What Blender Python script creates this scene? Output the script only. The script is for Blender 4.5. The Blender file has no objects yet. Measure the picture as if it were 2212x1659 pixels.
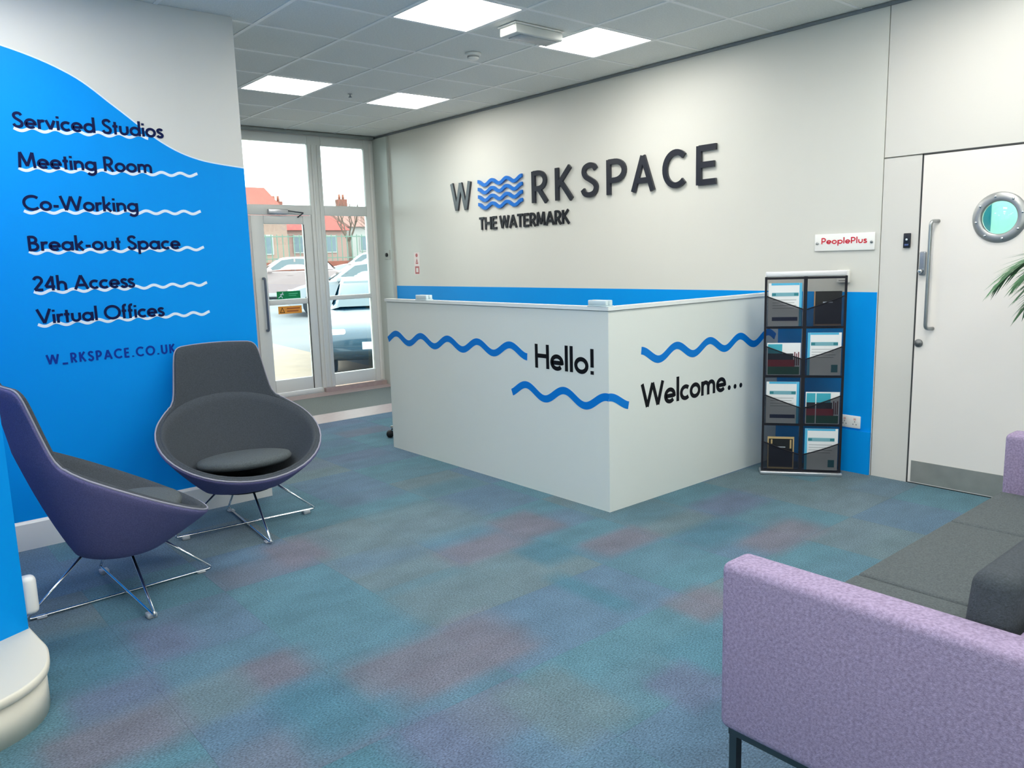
import bpy, bmesh, math, random
from mathutils import Vector, Matrix
random.seed(7)
SC = bpy.context.scene
COL = SC.collection

# ------------------------------------------------------------------ camera
YAW, PITCH, ROLL, FPX, H = 0.870940, 0.158029, -0.028939, 1700.787, 1.5
fw = Vector((math.cos(YAW)*math.cos(PITCH), math.sin(YAW)*math.cos(PITCH), -math.sin(PITCH)))
rt = Vector((math.sin(YAW), -math.cos(YAW), 0.0)); up = rt.cross(fw)
c_, s_ = math.cos(ROLL), math.sin(ROLL)
rt2 = rt*c_ + up*s_; up2 = up*c_ - rt*s_
cam_d = bpy.data.cameras.new('camera'); cam = bpy.data.objects.new('camera', cam_d); COL.objects.link(cam)
M4 = Matrix(((rt2.x, up2.x, -fw.x, 0), (rt2.y, up2.y, -fw.y, 0), (rt2.z, up2.z, -fw.z, H), (0, 0, 0, 1)))
cam.matrix_world = M4
cam_d.sensor_fit = 'HORIZONTAL'; cam_d.sensor_width = 36.0; cam_d.lens = FPX/2212*36.0
cam_d.clip_start = 0.02; cam_d.clip_end = 400
SC.camera = cam

# ------------------------------------------------------------------ world, exposure
SKY_STRENGTH = 3.3
PANEL_STRENGTH = 10.0
wd = bpy.data.worlds.new('overcast_sky'); SC.world = wd; wd.use_nodes = True
bg = wd.node_tree.nodes['Background']; bg.inputs[0].default_value = (0.96, 0.98, 1.0, 1); bg.inputs[1].default_value = SKY_STRENGTH
vs = SC.view_settings
vs.view_transform = 'Standard'; vs.look = 'None'; vs.gamma = 1.0; vs.use_curve_mapping = False
vs.exposure = 1.0
SC.cycles.max_bounces = 7; SC.cycles.diffuse_bounces = 4; SC.cycles.glossy_bounces = 3; SC.cycles.transparent_max_bounces = 10; SC.cycles.sample_clamp_indirect = 6.0

# ------------------------------------------------------------------ helpers: materials
def lin(c):
    return tuple(((v/255)/12.92 if v/255 <= .04045 else ((v/255+.055)/1.055)**2.4) for v in c) + (1,)
MATS = {}
def mat(name, rgb, rough=.5, metal=0., spec=.5, noise=None, bump=None, emit=None, coat=0.):
    """rgb sRGB 0-255; noise=(scale, amount); bump=(scale, strength)"""
    if name in MATS: return MATS[name]
    m = bpy.data.materials.new(name); m.use_nodes = True; nt = m.node_tree
    b = nt.nodes['Principled BSDF']
    b.inputs['Base Color'].default_value = lin(rgb)
    b.inputs['Roughness'].default_value = rough; b.inputs['Metallic'].default_value = metal
    b.inputs['Specular IOR Level'].default_value = spec
    b.inputs['Coat Weight'].default_value = coat
    tc = None
    if noise or bump:
        tc = nt.nodes.new('ShaderNodeTexCoord')
    if noise:
        n = nt.nodes.new('ShaderNodeTexNoise'); n.inputs['Scale'].default_value = noise[0]; n.inputs['Detail'].default_value = 3
        nt.links.new(tc.outputs['Object'], n.inputs['Vector'])
        mr = nt.nodes.new('ShaderNodeMapRange')
        mr.inputs[1].default_value = .3; mr.inputs[2].default_value = .7
        mr.inputs[3].default_value = 1-noise[1]; mr.inputs[4].default_value = 1+noise[1]
        nt.links.new(n.outputs[0], mr.inputs[0])
        mx = nt.nodes.new('ShaderNodeMix'); mx.data_type = 'RGBA'; mx.blend_type = 'MULTIPLY'
        mx.inputs[0].default_value = 1
        mx.inputs[6].default_value = lin(rgb); nt.links.new(mr.outputs[0], mx.inputs[7])
        nt.links.new(mx.outputs[2], b.inputs['Base Color'])
    if bump:
        n2 = nt.nodes.new('ShaderNodeTexNoise'); n2.inputs['Scale'].default_value = bump[0]; n2.inputs['Detail'].default_value = 2
        nt.links.new(tc.outputs['Object'], n2.inputs['Vector'])
        bp = nt.nodes.new('ShaderNodeBump'); bp.inputs['Strength'].default_value = bump[1]; bp.inputs['Distance'].default_value = .004
        nt.links.new(n2.outputs[0], bp.inputs['Height']); nt.links.new(bp.outputs[0], b.inputs['Normal'])
    if emit:
        b.inputs['Emission Color'].default_value = emit[0]; b.inputs['Emission Strength'].default_value = emit[1]
    MATS[name] = m
    return m
def mat_glass(name, tint=(235, 245, 243), gloss=.08, rough=.02):
    if name in MATS: return MATS[name]
    m = bpy.data.materials.new(name); m.use_nodes = True; nt = m.node_tree
    nt.nodes.remove(nt.nodes['Principled BSDF'])
    tr = nt.nodes.new('ShaderNodeBsdfTransparent'); tr.inputs[0].default_value = lin(tint)
    gl = nt.nodes.new('ShaderNodeBsdfGlossy'); gl.inputs['Roughness'].default_value = rough
    fr = nt.nodes.new('ShaderNodeFresnel'); fr.inputs[0].default_value = 1.45
    mx = nt.nodes.new('ShaderNodeMixShader')
    nt.links.new(fr.outputs[0], mx.inputs[0]); nt.links.new(tr.outputs[0], mx.inputs[1]); nt.links.new(gl.outputs[0], mx.inputs[2])
    nt.links.new(mx.outputs[0], nt.nodes['Material Output'].inputs[0])
    MATS[name] = m; return m
def mat_mesh(name, rgb, transp):
    if name in MATS: return MATS[name]
    m = bpy.data.materials.new(name); m.use_nodes = True; nt = m.node_tree
    b = nt.nodes['Principled BSDF']; b.inputs['Base Color'].default_value = lin(rgb); b.inputs['Roughness'].default_value = .7
    tr = nt.nodes.new('ShaderNodeBsdfTransparent'); mx = nt.nodes.new('ShaderNodeMixShader'); mx.inputs[0].default_value = transp
    nt.links.new(b.outputs[0], mx.inputs[1]); nt.links.new(tr.outputs[0], mx.inputs[2])
    nt.links.new(mx.outputs[0], nt.nodes['Material Output'].inputs[0])
    MATS[name] = m; return m

WALL = mat('wall_white_paint', (218, 218, 212), .42, spec=.35, bump=(60, .03))
WHITE = mat('white_paint_satin', (236, 236, 232), .3)
TRIMG = mat('grey_edge_trim', (120, 128, 134), .5)
BLUE = mat('mural_blue_paint', (0, 150, 236), .5, spec=.12, bump=(60, .03))
BLUE_V = mat('vinyl_blue', (0, 122, 214), .5, spec=.2)
NAVY = mat('vinyl_navy', (10, 24, 72), .5, spec=.12)
NAVY2 = mat('vinyl_mid_navy', (14, 56, 150), .5, spec=.12)
VWHITE = mat('vinyl_white', (226, 240, 250), .4)
BLACKV = mat('vinyl_black', (12, 14, 20), .5, spec=.2)
SIGND = mat('sign_dark_acrylic', (32, 37, 50), .28, spec=.6)
SIGNB = mat('sign_blue_acrylic', (0, 108, 204), .35, spec=.3)
COUNTER = mat('counter_laminate', (226, 232, 228), .33, spec=.45)
LILAC = mat('lilac_wool', (154, 140, 170), .9, spec=.15, noise=(130, .24), bump=(300, .5))
LILAC2 = mat('violet_shell_wool', (106, 104, 146), .9, spec=.15, noise=(170, .14), bump=(300, .5))
GREYF = mat('charcoal_wool', (88, 95, 98), .92, spec=.12, noise=(190, .2), bump=(320, .5))
GREYF2 = mat('dark_charcoal_wool', (72, 78, 84), .92, spec=.12, noise=(190, .18), bump=(320, .5))
PIPING = mat('piping_grey', (150, 150, 165), .7)
CHROME = mat('chrome', (215, 220, 225), .14, 1.0)
STEEL = mat('brushed_steel', (170, 174, 176), .32, 1.0, noise=(14, .06))
GUNM = mat('gunmetal', (92, 98, 104), .35, 1.0)
ALU = mat('silver_aluminium', (205, 208, 214), .3, .8)
UPVC = mat('white_frame_upvc', (224, 228, 226), .35)
BLACK = mat('black_plastic', (18, 19, 22), .45)
BLACKFAB = mat('black_fabric', (16, 18, 30), .8)
TILE = mat('ceiling_tile', (228, 231, 228), .85, spec=.2, noise=(90, .05), bump=(140, .3))
TBAR = mat('ceiling_grid_white', (240, 242, 242), .4)
CREAM = mat('cream_step_paint', (226, 222, 208), .4)
GLASS = mat_glass('window_glass')
MESHF = mat_mesh('black_mesh_fabric', (16, 22, 40), .36)
DARKGAP = mat('shadow_gap', (60, 62, 64), .8)

# ------------------------------------------------------------------ helpers: meshes
class MB:
    def __init__(s): s.v = []; s.f = []; s.sm = []
    def add(s, vs, fs, smooth=False):
        o = len(s.v); s.v += [tuple(v) for v in vs]
        for f in fs: s.f.append(tuple(i+o for i in f)); s.sm.append(smooth)
        return s
    def box(s, x0, x1, y0, y1, z0, z1):
        vs = [(x, y, z) for z in (z0, z1) for y in (y0, y1) for x in (x0, x1)]
        return s.add(vs, [(0, 2, 3, 1), (4, 5, 7, 6), (0, 1, 5, 4), (2, 6, 7, 3), (0, 4, 6, 2), (1, 3, 7, 5)])
    def rbox(s, x0, x1, y0, y1, z0, z1, r, seg=3, smooth=True):
        bm = bmesh.new(); bmesh.ops.create_cube(bm, size=1)
        for v in bm.verts:
            v.co = Vector(((x0+x1)/2+v.co.x*(x1-x0), (y0+y1)/2+v.co.y*(y1-y0), (z0+z1)/2+v.co.z*(z1-z0)))
        bmesh.ops.bevel(bm, geom=bm.edges[:], offset=r, segments=seg, profile=.5, affect='EDGES')
        bm.verts.index_update()
        s.add([v.co for v in bm.verts], [tuple(v.index for v in f.verts) for f in bm.faces], smooth); bm.free(); return s
    def prism(s, pts, z0, z1, fr=None, smooth=False):
        """pts 2D polygon (ccw); fr maps (u,v,w)->xyz"""
        fr = fr or (lambda u, v, w: (u, v, w)); n = len(pts)
        vs = [fr(p[0], p[1], z0) for p in pts]+[fr(p[0], p[1], z1) for p in pts]
        s.add(vs, [tuple(range(n-1, -1, -1)), tuple(range(n, 2*n))])
        o = len(s.v)-2*n
        for i in range(n):
            j = (i+1) % n; s.f.append((o+i, o+j, o+n+j, o+n+i)); s.sm.append(smooth)
        return s
    def tube(s, pts, r, n=8, closed=False, caps=True, smooth=True):
        pts = [Vector(p) for p in pts]; N = len(pts); rs = r if isinstance(r, (list, tuple)) else [r]*N
        vs = []; prev = None
        for i, p in enumerate(pts):
            if closed: t = pts[(i+1) % N]-pts[i-1]
            else: t = pts[min(i+1, N-1)]-pts[max(i-1, 0)]
            t.normalize()
            if prev is None:
                a = Vector((0, 0, 1)) if abs(t.z) < .9 else Vector((1, 0, 0))
                x = t.cross(a).normalized()
            else: x = (prev-t*prev.dot(t)).normalized()
            prev = x; y = t.cross(x)
            for k in range(n):
                a = 2*math.pi*k/n; vs.append(p+(x*math.cos(a)+y*math.sin(a))*rs[i])
        fs = []
        for i in range(N if closed else N-1):
            j = (i+1) % N
            for k in range(n):
                l = (k+1) % n; fs.append((i*n+k, i*n+l, j*n+l, j*n+k))
        s.add(vs, fs, smooth)
        if caps and not closed:
            o = len(s.v)-N*n
            s.f.append(tuple(o+k for k in range(n-1, -1, -1))); s.sm.append(False)
            s.f.append(tuple(o+(N-1)*n+k for k in range(n))); s.sm.append(False)
        return s
    def lathe(s, prof, n=24, fr=None, smooth=True, caps=True):
        """prof [(r, h)...] about local axis; fr maps (x,y,h)->xyz"""
        fr = fr or (lambda x, y, h: (x, y, h)); vs = []; fs = []
        for r, h in prof:
            for k in range(n):
                a = 2*math.pi*k/n; vs.append(fr(r*math.cos(a), r*math.sin(a), h))
        for i in range(len(prof)-1):
            for k in range(n):
                l = (k+1) % n; fs.append((i*n+k, i*n+l, (i+1)*n+l, (i+1)*n+k))
        s.add(vs, fs, smooth)
        o = len(s.v)-len(prof)*n
        if caps and prof[0][0] > 1e-5: s.f.append(tuple(o+k for k in range(n-1, -1, -1))); s.sm.append(False)
        if caps and prof[-1][0] > 1e-5: s.f.append(tuple(o+(len(prof)-1)*n+k for k in range(n))); s.sm.append(False)
        return s
    def mesh(s, name, m, recalc=True):
        me = bpy.data.meshes.new(name); me.from_pydata(s.v, [], s.f)
        for p, q in zip(me.polygons, s.sm): p.use_smooth = q
        me.materials.append(m)
        if recalc:
            bm = bmesh.new(); bm.from_mesh(me)
            bmesh.ops.remove_doubles(bm, verts=bm.verts, dist=1e-6)
            bmesh.ops.recalc_face_normals(bm, faces=bm.faces); bm.to_mesh(me); bm.free()
        me.update(); return me
    def build(s, name, m, parent=None, recalc=True):
        o = bpy.data.objects.new(name, s.mesh(name, m, recalc)); COL.objects.link(o)
        if parent is not None: o.parent = parent
        return o
def tag(o, label, cat, group=None, kind=None):
    o['label'] = label; o['category'] = cat
    if group: o['group'] = group
    if kind: o['kind'] = kind
    return o
def thing(name, label, cat, loc=(0, 0, 0), rz=0., group=None, kind=None):
    o = bpy.data.objects.new(name, None); COL.objects.link(o); o.empty_display_size = .1
    o.location = loc; o.rotation_euler = (0, 0, rz)
    return tag(o, label, cat, group, kind)
def copy_tree(o, parent=None):
    c = o.copy(); COL.objects.link(c)
    if parent is not None: c.parent = parent
    for ch in list(o.children): copy_tree(ch, c)
    return c
def frame(o, r, u, n):
    o, r, u, n = map(Vector, (o, r, u, n))
    return lambda a, b, c=0.: tuple(o+r*a+u*b+n*c)
def catmull(P, k=8, closed=False):
    out = []; n = len(P)
    for i in range(n if closed else n-1):
        g = lambda j: P[j % n] if closed else P[max(0, min(n-1, j))]
        p0, p1, p2, p3 = g(i-1), g(i), g(i+1), g(i+2)
        for q in range(k):
            t = q/k
            out.append(tuple(.5*(2*b+(c-a)*t+(2*a-5*b+4*c-d)*t*t+(3*b-a-3*c+d)*t**3) for a, b, c, d in zip(p0, p1, p2, p3)))
    if not closed: out.append(tuple(P[-1]))
    return out
def fillet(P, r, k=5):
    out = [Vector(P[0])]
    for i in range(1, len(P)-1):
        a, b, c = Vector(P[i-1]), Vector(P[i]), Vector(P[i+1])
        d1 = (a-b); d2 = (c-b); rr = min(r, d1.length*.45, d2.length*.45)
        p = b+d1.normalized()*rr; q = b+d2.normalized()*rr
        for j in range(k+1):
            t = j/k; out.append(p*(1-t)**2+b*2*t*(1-t)+q*t*t)
    out.append(Vector(P[-1])); return out

# ------------------------------------------------------------------ stroke lettering (geometric sans)
def arc(cx, cy, rx, ry, a0, a1, n=14):
    return [(cx+rx*math.cos(math.radians(a0+(a1-a0)*i/n)), cy+ry*math.sin(math.radians(a0+(a1-a0)*i/n))) for i in range(n+1)]
S_UP = catmull([(.47, .80), (.40, .905), (.27, .935), (.13, .87), (.09, .74), (.15, .61), (.29, .51), (.43, .40), (.48, .27), (.42, .12), (.27, .065), (.12, .11), (.05, .24)], 4)
S_LO = [(x*.72+.02, y*.62) for x, y in S_UP]
GL = {
 'S': (.55, [S_UP]), 's': (.40, [S_LO]),
 'o': (.64, [arc(.32, .31, .25, .25, 0, 360, 26)]),
 'O': (1.0, [arc(.5, .5, .43, .435, 0, 360, 32)]),
 'c': (.54, [arc(.32, .31, .25, .25, 48, 312, 20)]),
 'C': (.84, [arc(.5, .5, .43, .435, 46, 314, 24)]),
 'e': (.64, [[(.09, .30), (.55, .30)]+arc(.32, .31, .25, .25, 0, 318, 22)]),
 'a': (.68, [arc(.32, .31, .25, .25, 0, 360, 26), [(.585, 0), (.585, .62)]]),
 'd': (.68, [arc(.32, .31, .25, .25, 0, 360, 26), [(.585, 0), (.585, 1.04)]]),
 'p': (.68, [arc(.36, .31, .25, .25, 0, 360, 26), [(.095, -.32), (.095, .62)]]),
 'g': (.68, [arc(.32, .31, .25, .25, 0, 360, 26), [(.585, .62), (.585, -.05)]+arc(.35, -.05, .235, .22, 0, -150, 10)]),
 'h': (.60, [[(.09, 0), (.09, 1.04)], [(.09, .30)]+arc(.30, .34, .205, .215, 175, 0, 10)+[(.505, 0)]]),
 'n': (.60, [[(.09, 0), (.09, .62)], [(.09, .30)]+arc(.30, .34, .205, .215, 175, 0, 10)+[(.505, 0)]]),
 'm': (.92, [[(.09, 0), (.09, .62)], [(.09, .30)]+arc(.275, .36, .18, .195, 175, 0, 10)+[(.455, 0)], [(.455, .30)]+arc(.64, .36, .18, .195, 175, 0, 10)+[(.82, 0)]]),
 'u': (.60, [[(.095, .62), (.095, .28)]+arc(.30, .27, .205, .205, 180, 360, 12)+[(.505, .62)]]),
 'r': (.38, [[(.09, 0), (.09, .62)], [(.09, .34)]+arc(.29, .35, .19, .20, 170, 62, 6)]),
 'i': (.19, [[(.095, 0), (.095, .62)], [(.095, .78), (.095, .92)]]),
 'l': (.19, [[(.095, 0), (.095, 1.04)]]),
 'k': (.52, [[(.09, 0), (.09, 1.04)], [(.45, .62), (.13, .30)], [(.17, .34), (.47, 0)]]),
 't': (.34, [[(.17, 0), (.17, .86)], [(.02, .56), (.32, .56)]]),
 'f': (.34, [[(.14, 0), (.14, .84)]+arc(.27, .84, .13, .135, 180, 70, 7), [(.02, .56), (.30, .56)]]),
 'v': (.54, [[(.05, .62), (.27, .03), (.49, .62)]]),
 'M': (.98, [[(.09, 0), (.17, 1.0), (.49, .12), (.81, 1.0), (.89, 0)]]),
 'W': (1.22, [[(.05, 1), (.32, .04), (.61, .98), (.90, .04), (1.17, 1)]]),
 'V': (.80, [[(.05, 1), (.40, .04), (.75, 1)]]),
 'A': (.82, [[(.05, 0), (.41, .97), (.77, 0)], [(.17, .30), (.65, .30)]]),
 'R': (.62, [[(.09, 0), (.09, 1)], [(.09, .935), (.27, .935)]+arc(.27, .69, .235, .245, 90, -90, 12)+[(.09, .445)], [(.27, .445), (.55, 0)]]),
 'P': (.60, [[(.09, 0), (.09, 1)], [(.09, .935), (.27, .935)]+arc(.27, .67, .25, .265, 90, -90, 12)+[(.09, .405)]]),
 'B': (.62, [[(.09, 0), (.09, 1)], [(.09, .935), (.25, .935)]+arc(.25, .735, .20, .20, 90, -90, 10)+[(.09, .535)], [(.25, .535)]+arc(.28, .30, .235, .235, 90, -90, 10)+[(.09, .065)]]),
 'K': (.66, [[(.09, 0), (.09, 1)], [(.56, 1), (.12, .46)], [(.22, .57), (.61, 0)]]),
 'E': (.56, [[(.09, 0), (.09, 1)], [(.09, .935), (.51, .935)], [(.09, .51), (.47, .51)], [(.09, .065), (.51, .065)]]),
 'H': (.74, [[(.09, 0), (.09, 1)], [(.65, 0), (.65, 1)], [(.09, .52), (.65, .52)]]),
 'T': (.56, [[(.28, 0), (.28, 1)], [(.02, .935), (.54, .935)]]),
 'U': (.70, [[(.09, 1), (.09, .33)]+arc(.35, .33, .26, .265, 180, 360, 14)+[(.61, 1)]]),
 '2': (.58, [arc(.29, .70, .21, .235, 165, -25, 14)+[(.09, .075), (.54, .075)]]),
 '4': (.62, [[(.46, 0), (.46, .97), (.06, .27), (.58, .27)]]),
 '-': (.36, [[(.04, .30), (.32, .30)]]), '_': (.66, [[(.06, -.02), (.60, -.02)]]),
 '.': (.22, [[(.11, 0), (.11, .14)]]), '!': (.24, [[(.12, .28), (.12, 1)], [(.12, 0), (.12, .14)]]),
 ' ': (.30, []),
}
def ribbon(mb, pts, w, fr, c0, c1):
    P = [pts[0]]
    for p in pts[1:]:
        if math.hypot(p[0]-P[-1][0], p[1]-P[-1][1]) > 1e-5: P.append(p)
    n = len(P); closed = math.hypot(P[0][0]-P[-1][0], P[0][1]-P[-1][1]) < 1e-5
    if closed: P = P[:-1]; n -= 1
    Lp, Rp = [], []
    for i in range(n):
        a = P[i-1] if (i > 0 or closed) else None; b = P[(i+1) % n] if (i < n-1 or closed) else None
        def nn(p, q):
            d = math.hypot(q[0]-p[0], q[1]-p[1]); return (-(q[1]-p[1])/d, (q[0]-p[0])/d)
        n1 = nn(a, P[i]) if a else nn(P[i], b); n2 = nn(P[i], b) if b else n1
        m = (n1[0]+n2[0], n1[1]+n2[1]); q = math.hypot(*m) or 1e-6; m = (m[0]/q, m[1]/q)
        k = min(1/max(.2, m[0]*n1[0]+m[1]*n1[1]), 2.2)*w/2
        Lp.append((P[i][0]+m[0]*k, P[i][1]+m[1]*k)); Rp.append((P[i][0]-m[0]*k, P[i][1]-m[1]*k))
    vs = []
    for c in (c0, c1):
        for q in range(n): vs += [fr(*Lp[q], c), fr(*Rp[q], c)]
    fs = []; o = 2*n
    for i in range(n if closed else n-1):
        j = (i+1) % n
        l0, r0, l1, r1 = 2*i, 2*i+1, 2*j, 2*j+1
        fs += [(l0, r0, r1, l1), (o+l0, o+l1, o+r1, o+r0), (l0, l1, o+l1, o+l0), (r0, o+r0, o+r1, r1)]
    if not closed:
        e = 2*(n-1); fs += [(0, o, o+1, 1), (e, e+1, o+e+1, o+e)]
    mb.add(vs, fs)
def split_sharp(st):
    out = []; cur = [st[0]]
    for i in range(1, len(st)):
        cur.append(st[i])
        if i < len(st)-1:
            a, b, c = st[i-1], st[i], st[i+1]
            t = abs((math.atan2(c[1]-b[1], c[0]-b[0])-math.atan2(b[1]-a[1], b[0]-a[0])+math.pi) % (2*math.pi)-math.pi)
            if t > 1.75: out.append(cur); cur = [st[i]]
    return out+[cur]
def glyph(mb, ch, x0, z0, cap, xs, w, fr, th):
    for k, st in enumerate([q for s0 in GL[ch][1] for q in split_sharp(s0)]):
        ribbon(mb, [(x0+p[0]*cap*xs, z0+p[1]*cap) for p in st], w, fr, 0., th+k*.00012)
def text_line(name, txt, x0, z0, cap, width, w, fr, th, m, parent, track=0.04, sq={}):
    nat = sum(GL[c][0]*sq.get(c, 1)+track for c in txt)-track
    xs = width/(nat*cap); mb = MB(); x = x0
    for ch in txt:
        q = sq.get(ch, 1); glyph(mb, ch, x, z0, cap, xs*q, w, fr, th); x += (GL[ch][0]*q+track)*cap*xs
    return mb.build(name, m, parent, recalc=False)
def wave_line(name, fn, a, b, w, fr, th, m, parent, n=90):
    mb = MB(); ribbon(mb, [(a+(b-a)*i/n, fn(a+(b-a)*i/n)) for i in range(n+1)], w, fr, 0., th)
    return mb.build(name, m, parent, recalc=False)

# ================================================================== STRUCTURE
XW, YWIN, ZC = 5.107, 8.5, 2.98
XL, YR = -2.5, -2.5
YP, XPE = 4.89, 2.0          # partition face / free end

# ---- floor with carpet tiles
fl = MB().box(XL-.15, XW+.15, YR-.15, YWIN+.12, -.2, -.012).build('floor', mat('floor_screed', (70, 72, 74), .9))
tag(fl, 'carpet tiled floor in mixed teal, blue and plum tones', 'floor', kind='structure')
def carpet_material():
    m = bpy.data.materials.new('carpet'); m.use_nodes = True; nt = m.node_tree; b = nt.nodes['Principled BSDF']
    b.inputs['Roughness'].default_value = .95; b.inputs['Specular IOR Level'].default_value = .12; b.inputs['Sheen Weight'].default_value = .14; b.inputs['Sheen Roughness'].default_value = .45
    at = nt.nodes.new('ShaderNodeAttribute'); at.attribute_name = 'tint'
    tc = nt.nodes.new('ShaderNodeNewGeometry')
    n = nt.nodes.new('ShaderNodeTexNoise'); n.inputs['Scale'].default_value = 120; n.inputs['Detail'].default_value = 2
    mp = nt.nodes.new('ShaderNodeMapping'); mp.inputs['Scale'].default_value = (1, 1.6, 1)
    nt.links.new(tc.outputs['Position'], mp.inputs[0]); nt.links.new(mp.outputs[0], n.inputs['Vector'])
    mr = nt.nodes.new('ShaderNodeMapRange'); mr.inputs[1].default_value = .3; mr.inputs[2].default_value = .7
    mr.inputs[3].default_value = .58; mr.inputs[4].default_value = 1.42; nt.links.new(n.outputs[0], mr.inputs[0])
    n3 = nt.nodes.new('ShaderNodeTexNoise'); n3.inputs['Scale'].default_value = 5; n3.inputs['Detail'].default_value = 3
    nt.links.new(mp.outputs[0], n3.inputs['Vector'])
    m3 = nt.nodes.new('ShaderNodeMapRange'); m3.inputs[1].default_value = .3; m3.inputs[2].default_value = .7
    m3.inputs[3].default_value = .88; m3.inputs[4].default_value = 1.12; nt.links.new(n3.outputs[0], m3.inputs[0])
    ml = nt.nodes.new('ShaderNodeMath'); ml.operation = 'MULTIPLY'; nt.links.new(mr.outputs[0], ml.inputs[0]); nt.links.new(m3.outputs[0], ml.inputs[1])
    mx = nt.nodes.new('ShaderNodeMix'); mx.data_type = 'RGBA'; mx.blend_type = 'MULTIPLY'; mx.inputs[0].default_value = 1
    nt.links.new(at.outputs['Color'], mx.inputs[6]); nt.links.new(ml.outputs[0], mx.inputs[7])
    nt.links.new(mx.outputs[2], b.inputs['Base Color'])
    bp = nt.nodes.new('ShaderNodeBump'); bp.inputs['Strength'].default_value = .5; bp.inputs['Distance'].default_value = .004
    nt.links.new(n.outputs[0], bp.inputs['Height']); nt.links.new(bp.outputs[0], b.inputs['Normal'])
    return m
CARPET = carpet_material()
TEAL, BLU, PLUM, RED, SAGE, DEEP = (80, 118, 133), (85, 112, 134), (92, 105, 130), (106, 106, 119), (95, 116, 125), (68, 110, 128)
PATCH = [  # (x0, x1, y0, y1, tint): plank-shaped dye areas plus painted-in reflection and chair shade, read off the photo, floor metres
 (1.22, 1.95, 2.30, 2.55, RED), (1.33, 1.93, 2.14, 2.31, RED), (2.66, 2.98, 3.08, 3.45, RED), (2.79, 3.22, 2.60, 2.82, RED), (.95, 1.22, 2.57, 2.82, RED),
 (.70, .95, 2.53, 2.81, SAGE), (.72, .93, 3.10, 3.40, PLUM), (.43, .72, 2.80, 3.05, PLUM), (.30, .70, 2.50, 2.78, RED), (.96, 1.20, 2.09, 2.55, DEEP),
 (1.15, 1.37, 1.65, 2.06, PLUM), (1.55, 1.84, 1.60, 2.00, SAGE), (2.50, 2.73, 2.74, 3.03, DEEP), (1.98, 2.75, 3.45, 4.05, SAGE), (1.54, 1.80, 3.62, 3.98, RED),  # wide SAGE patch is reflected light painted into the tint
 (2.18, 2.65, 3.02, 3.28, RED), (2.55, 2.82, 1.83, 2.05, RED), (2.00, 2.20, 1.48, 1.70, PLUM), (2.37, 2.45, 2.13, 2.60, DEEP), (.30, .70, 3.05, 3.60, DEEP),  # last DEEP patch is shade by the chairs, put into the tint
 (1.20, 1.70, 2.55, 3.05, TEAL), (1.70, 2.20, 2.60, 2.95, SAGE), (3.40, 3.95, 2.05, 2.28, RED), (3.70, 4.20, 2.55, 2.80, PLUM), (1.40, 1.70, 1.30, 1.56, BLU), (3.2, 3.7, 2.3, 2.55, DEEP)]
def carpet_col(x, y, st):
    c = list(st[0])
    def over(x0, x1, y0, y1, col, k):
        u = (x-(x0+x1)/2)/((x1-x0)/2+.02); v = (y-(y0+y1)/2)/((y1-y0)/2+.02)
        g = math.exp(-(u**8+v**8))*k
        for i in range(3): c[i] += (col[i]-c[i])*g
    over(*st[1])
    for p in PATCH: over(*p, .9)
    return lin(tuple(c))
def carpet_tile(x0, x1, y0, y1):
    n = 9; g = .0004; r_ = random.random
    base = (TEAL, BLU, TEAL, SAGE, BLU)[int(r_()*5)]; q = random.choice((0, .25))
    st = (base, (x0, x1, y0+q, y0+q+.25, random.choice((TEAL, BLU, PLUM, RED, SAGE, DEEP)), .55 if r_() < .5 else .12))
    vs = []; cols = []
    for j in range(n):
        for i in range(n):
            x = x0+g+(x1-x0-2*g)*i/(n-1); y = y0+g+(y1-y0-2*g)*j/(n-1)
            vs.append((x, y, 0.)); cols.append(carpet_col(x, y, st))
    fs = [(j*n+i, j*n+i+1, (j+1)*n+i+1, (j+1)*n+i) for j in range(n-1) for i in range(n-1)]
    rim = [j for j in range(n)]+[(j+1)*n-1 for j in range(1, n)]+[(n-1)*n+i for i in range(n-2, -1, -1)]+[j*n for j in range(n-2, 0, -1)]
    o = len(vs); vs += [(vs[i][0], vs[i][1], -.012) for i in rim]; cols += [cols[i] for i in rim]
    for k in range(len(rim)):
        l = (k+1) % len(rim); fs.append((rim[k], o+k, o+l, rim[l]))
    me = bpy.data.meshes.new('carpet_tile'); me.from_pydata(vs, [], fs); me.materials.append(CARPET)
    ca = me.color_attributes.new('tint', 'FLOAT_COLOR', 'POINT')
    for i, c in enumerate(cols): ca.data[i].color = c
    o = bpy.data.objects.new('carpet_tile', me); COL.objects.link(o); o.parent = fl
def cuts(lo, hi, phase, step):
    a = [lo]; x = phase+math.ceil((lo-phase)/step)*step
    while x < hi-1e-6:
        if x > lo+.02 and x < hi-.02: a.append(x)
        x += step
    return a+[hi]
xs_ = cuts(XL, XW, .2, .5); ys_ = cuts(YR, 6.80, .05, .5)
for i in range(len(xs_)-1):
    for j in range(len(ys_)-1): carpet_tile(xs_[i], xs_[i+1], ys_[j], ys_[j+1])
# entrance strips and mat well
MB().box(XL, XW, 6.80, 7.22, -.012, 0).build('vinyl_strip', mat('pale_pink_vinyl', (172, 154, 152), .5, noise=(20, .06)), fl)
MB().box(XL, XW, 8.22, YWIN-.02, -.012, 0).build('vinyl_strip', MATS['pale_pink_vinyl'], fl)
em = MB().box(XL+.6, XW-.02, 7.225, 8.215, -.0118, -.001).build('entrance_mat', mat('entrance_mat_fibre', (112, 118, 116), .95, noise=(120, .2), bump=(200, .6)))
tag(em, 'wide grey-green entrance mat laid inside the glass door', 'mat')

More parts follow.
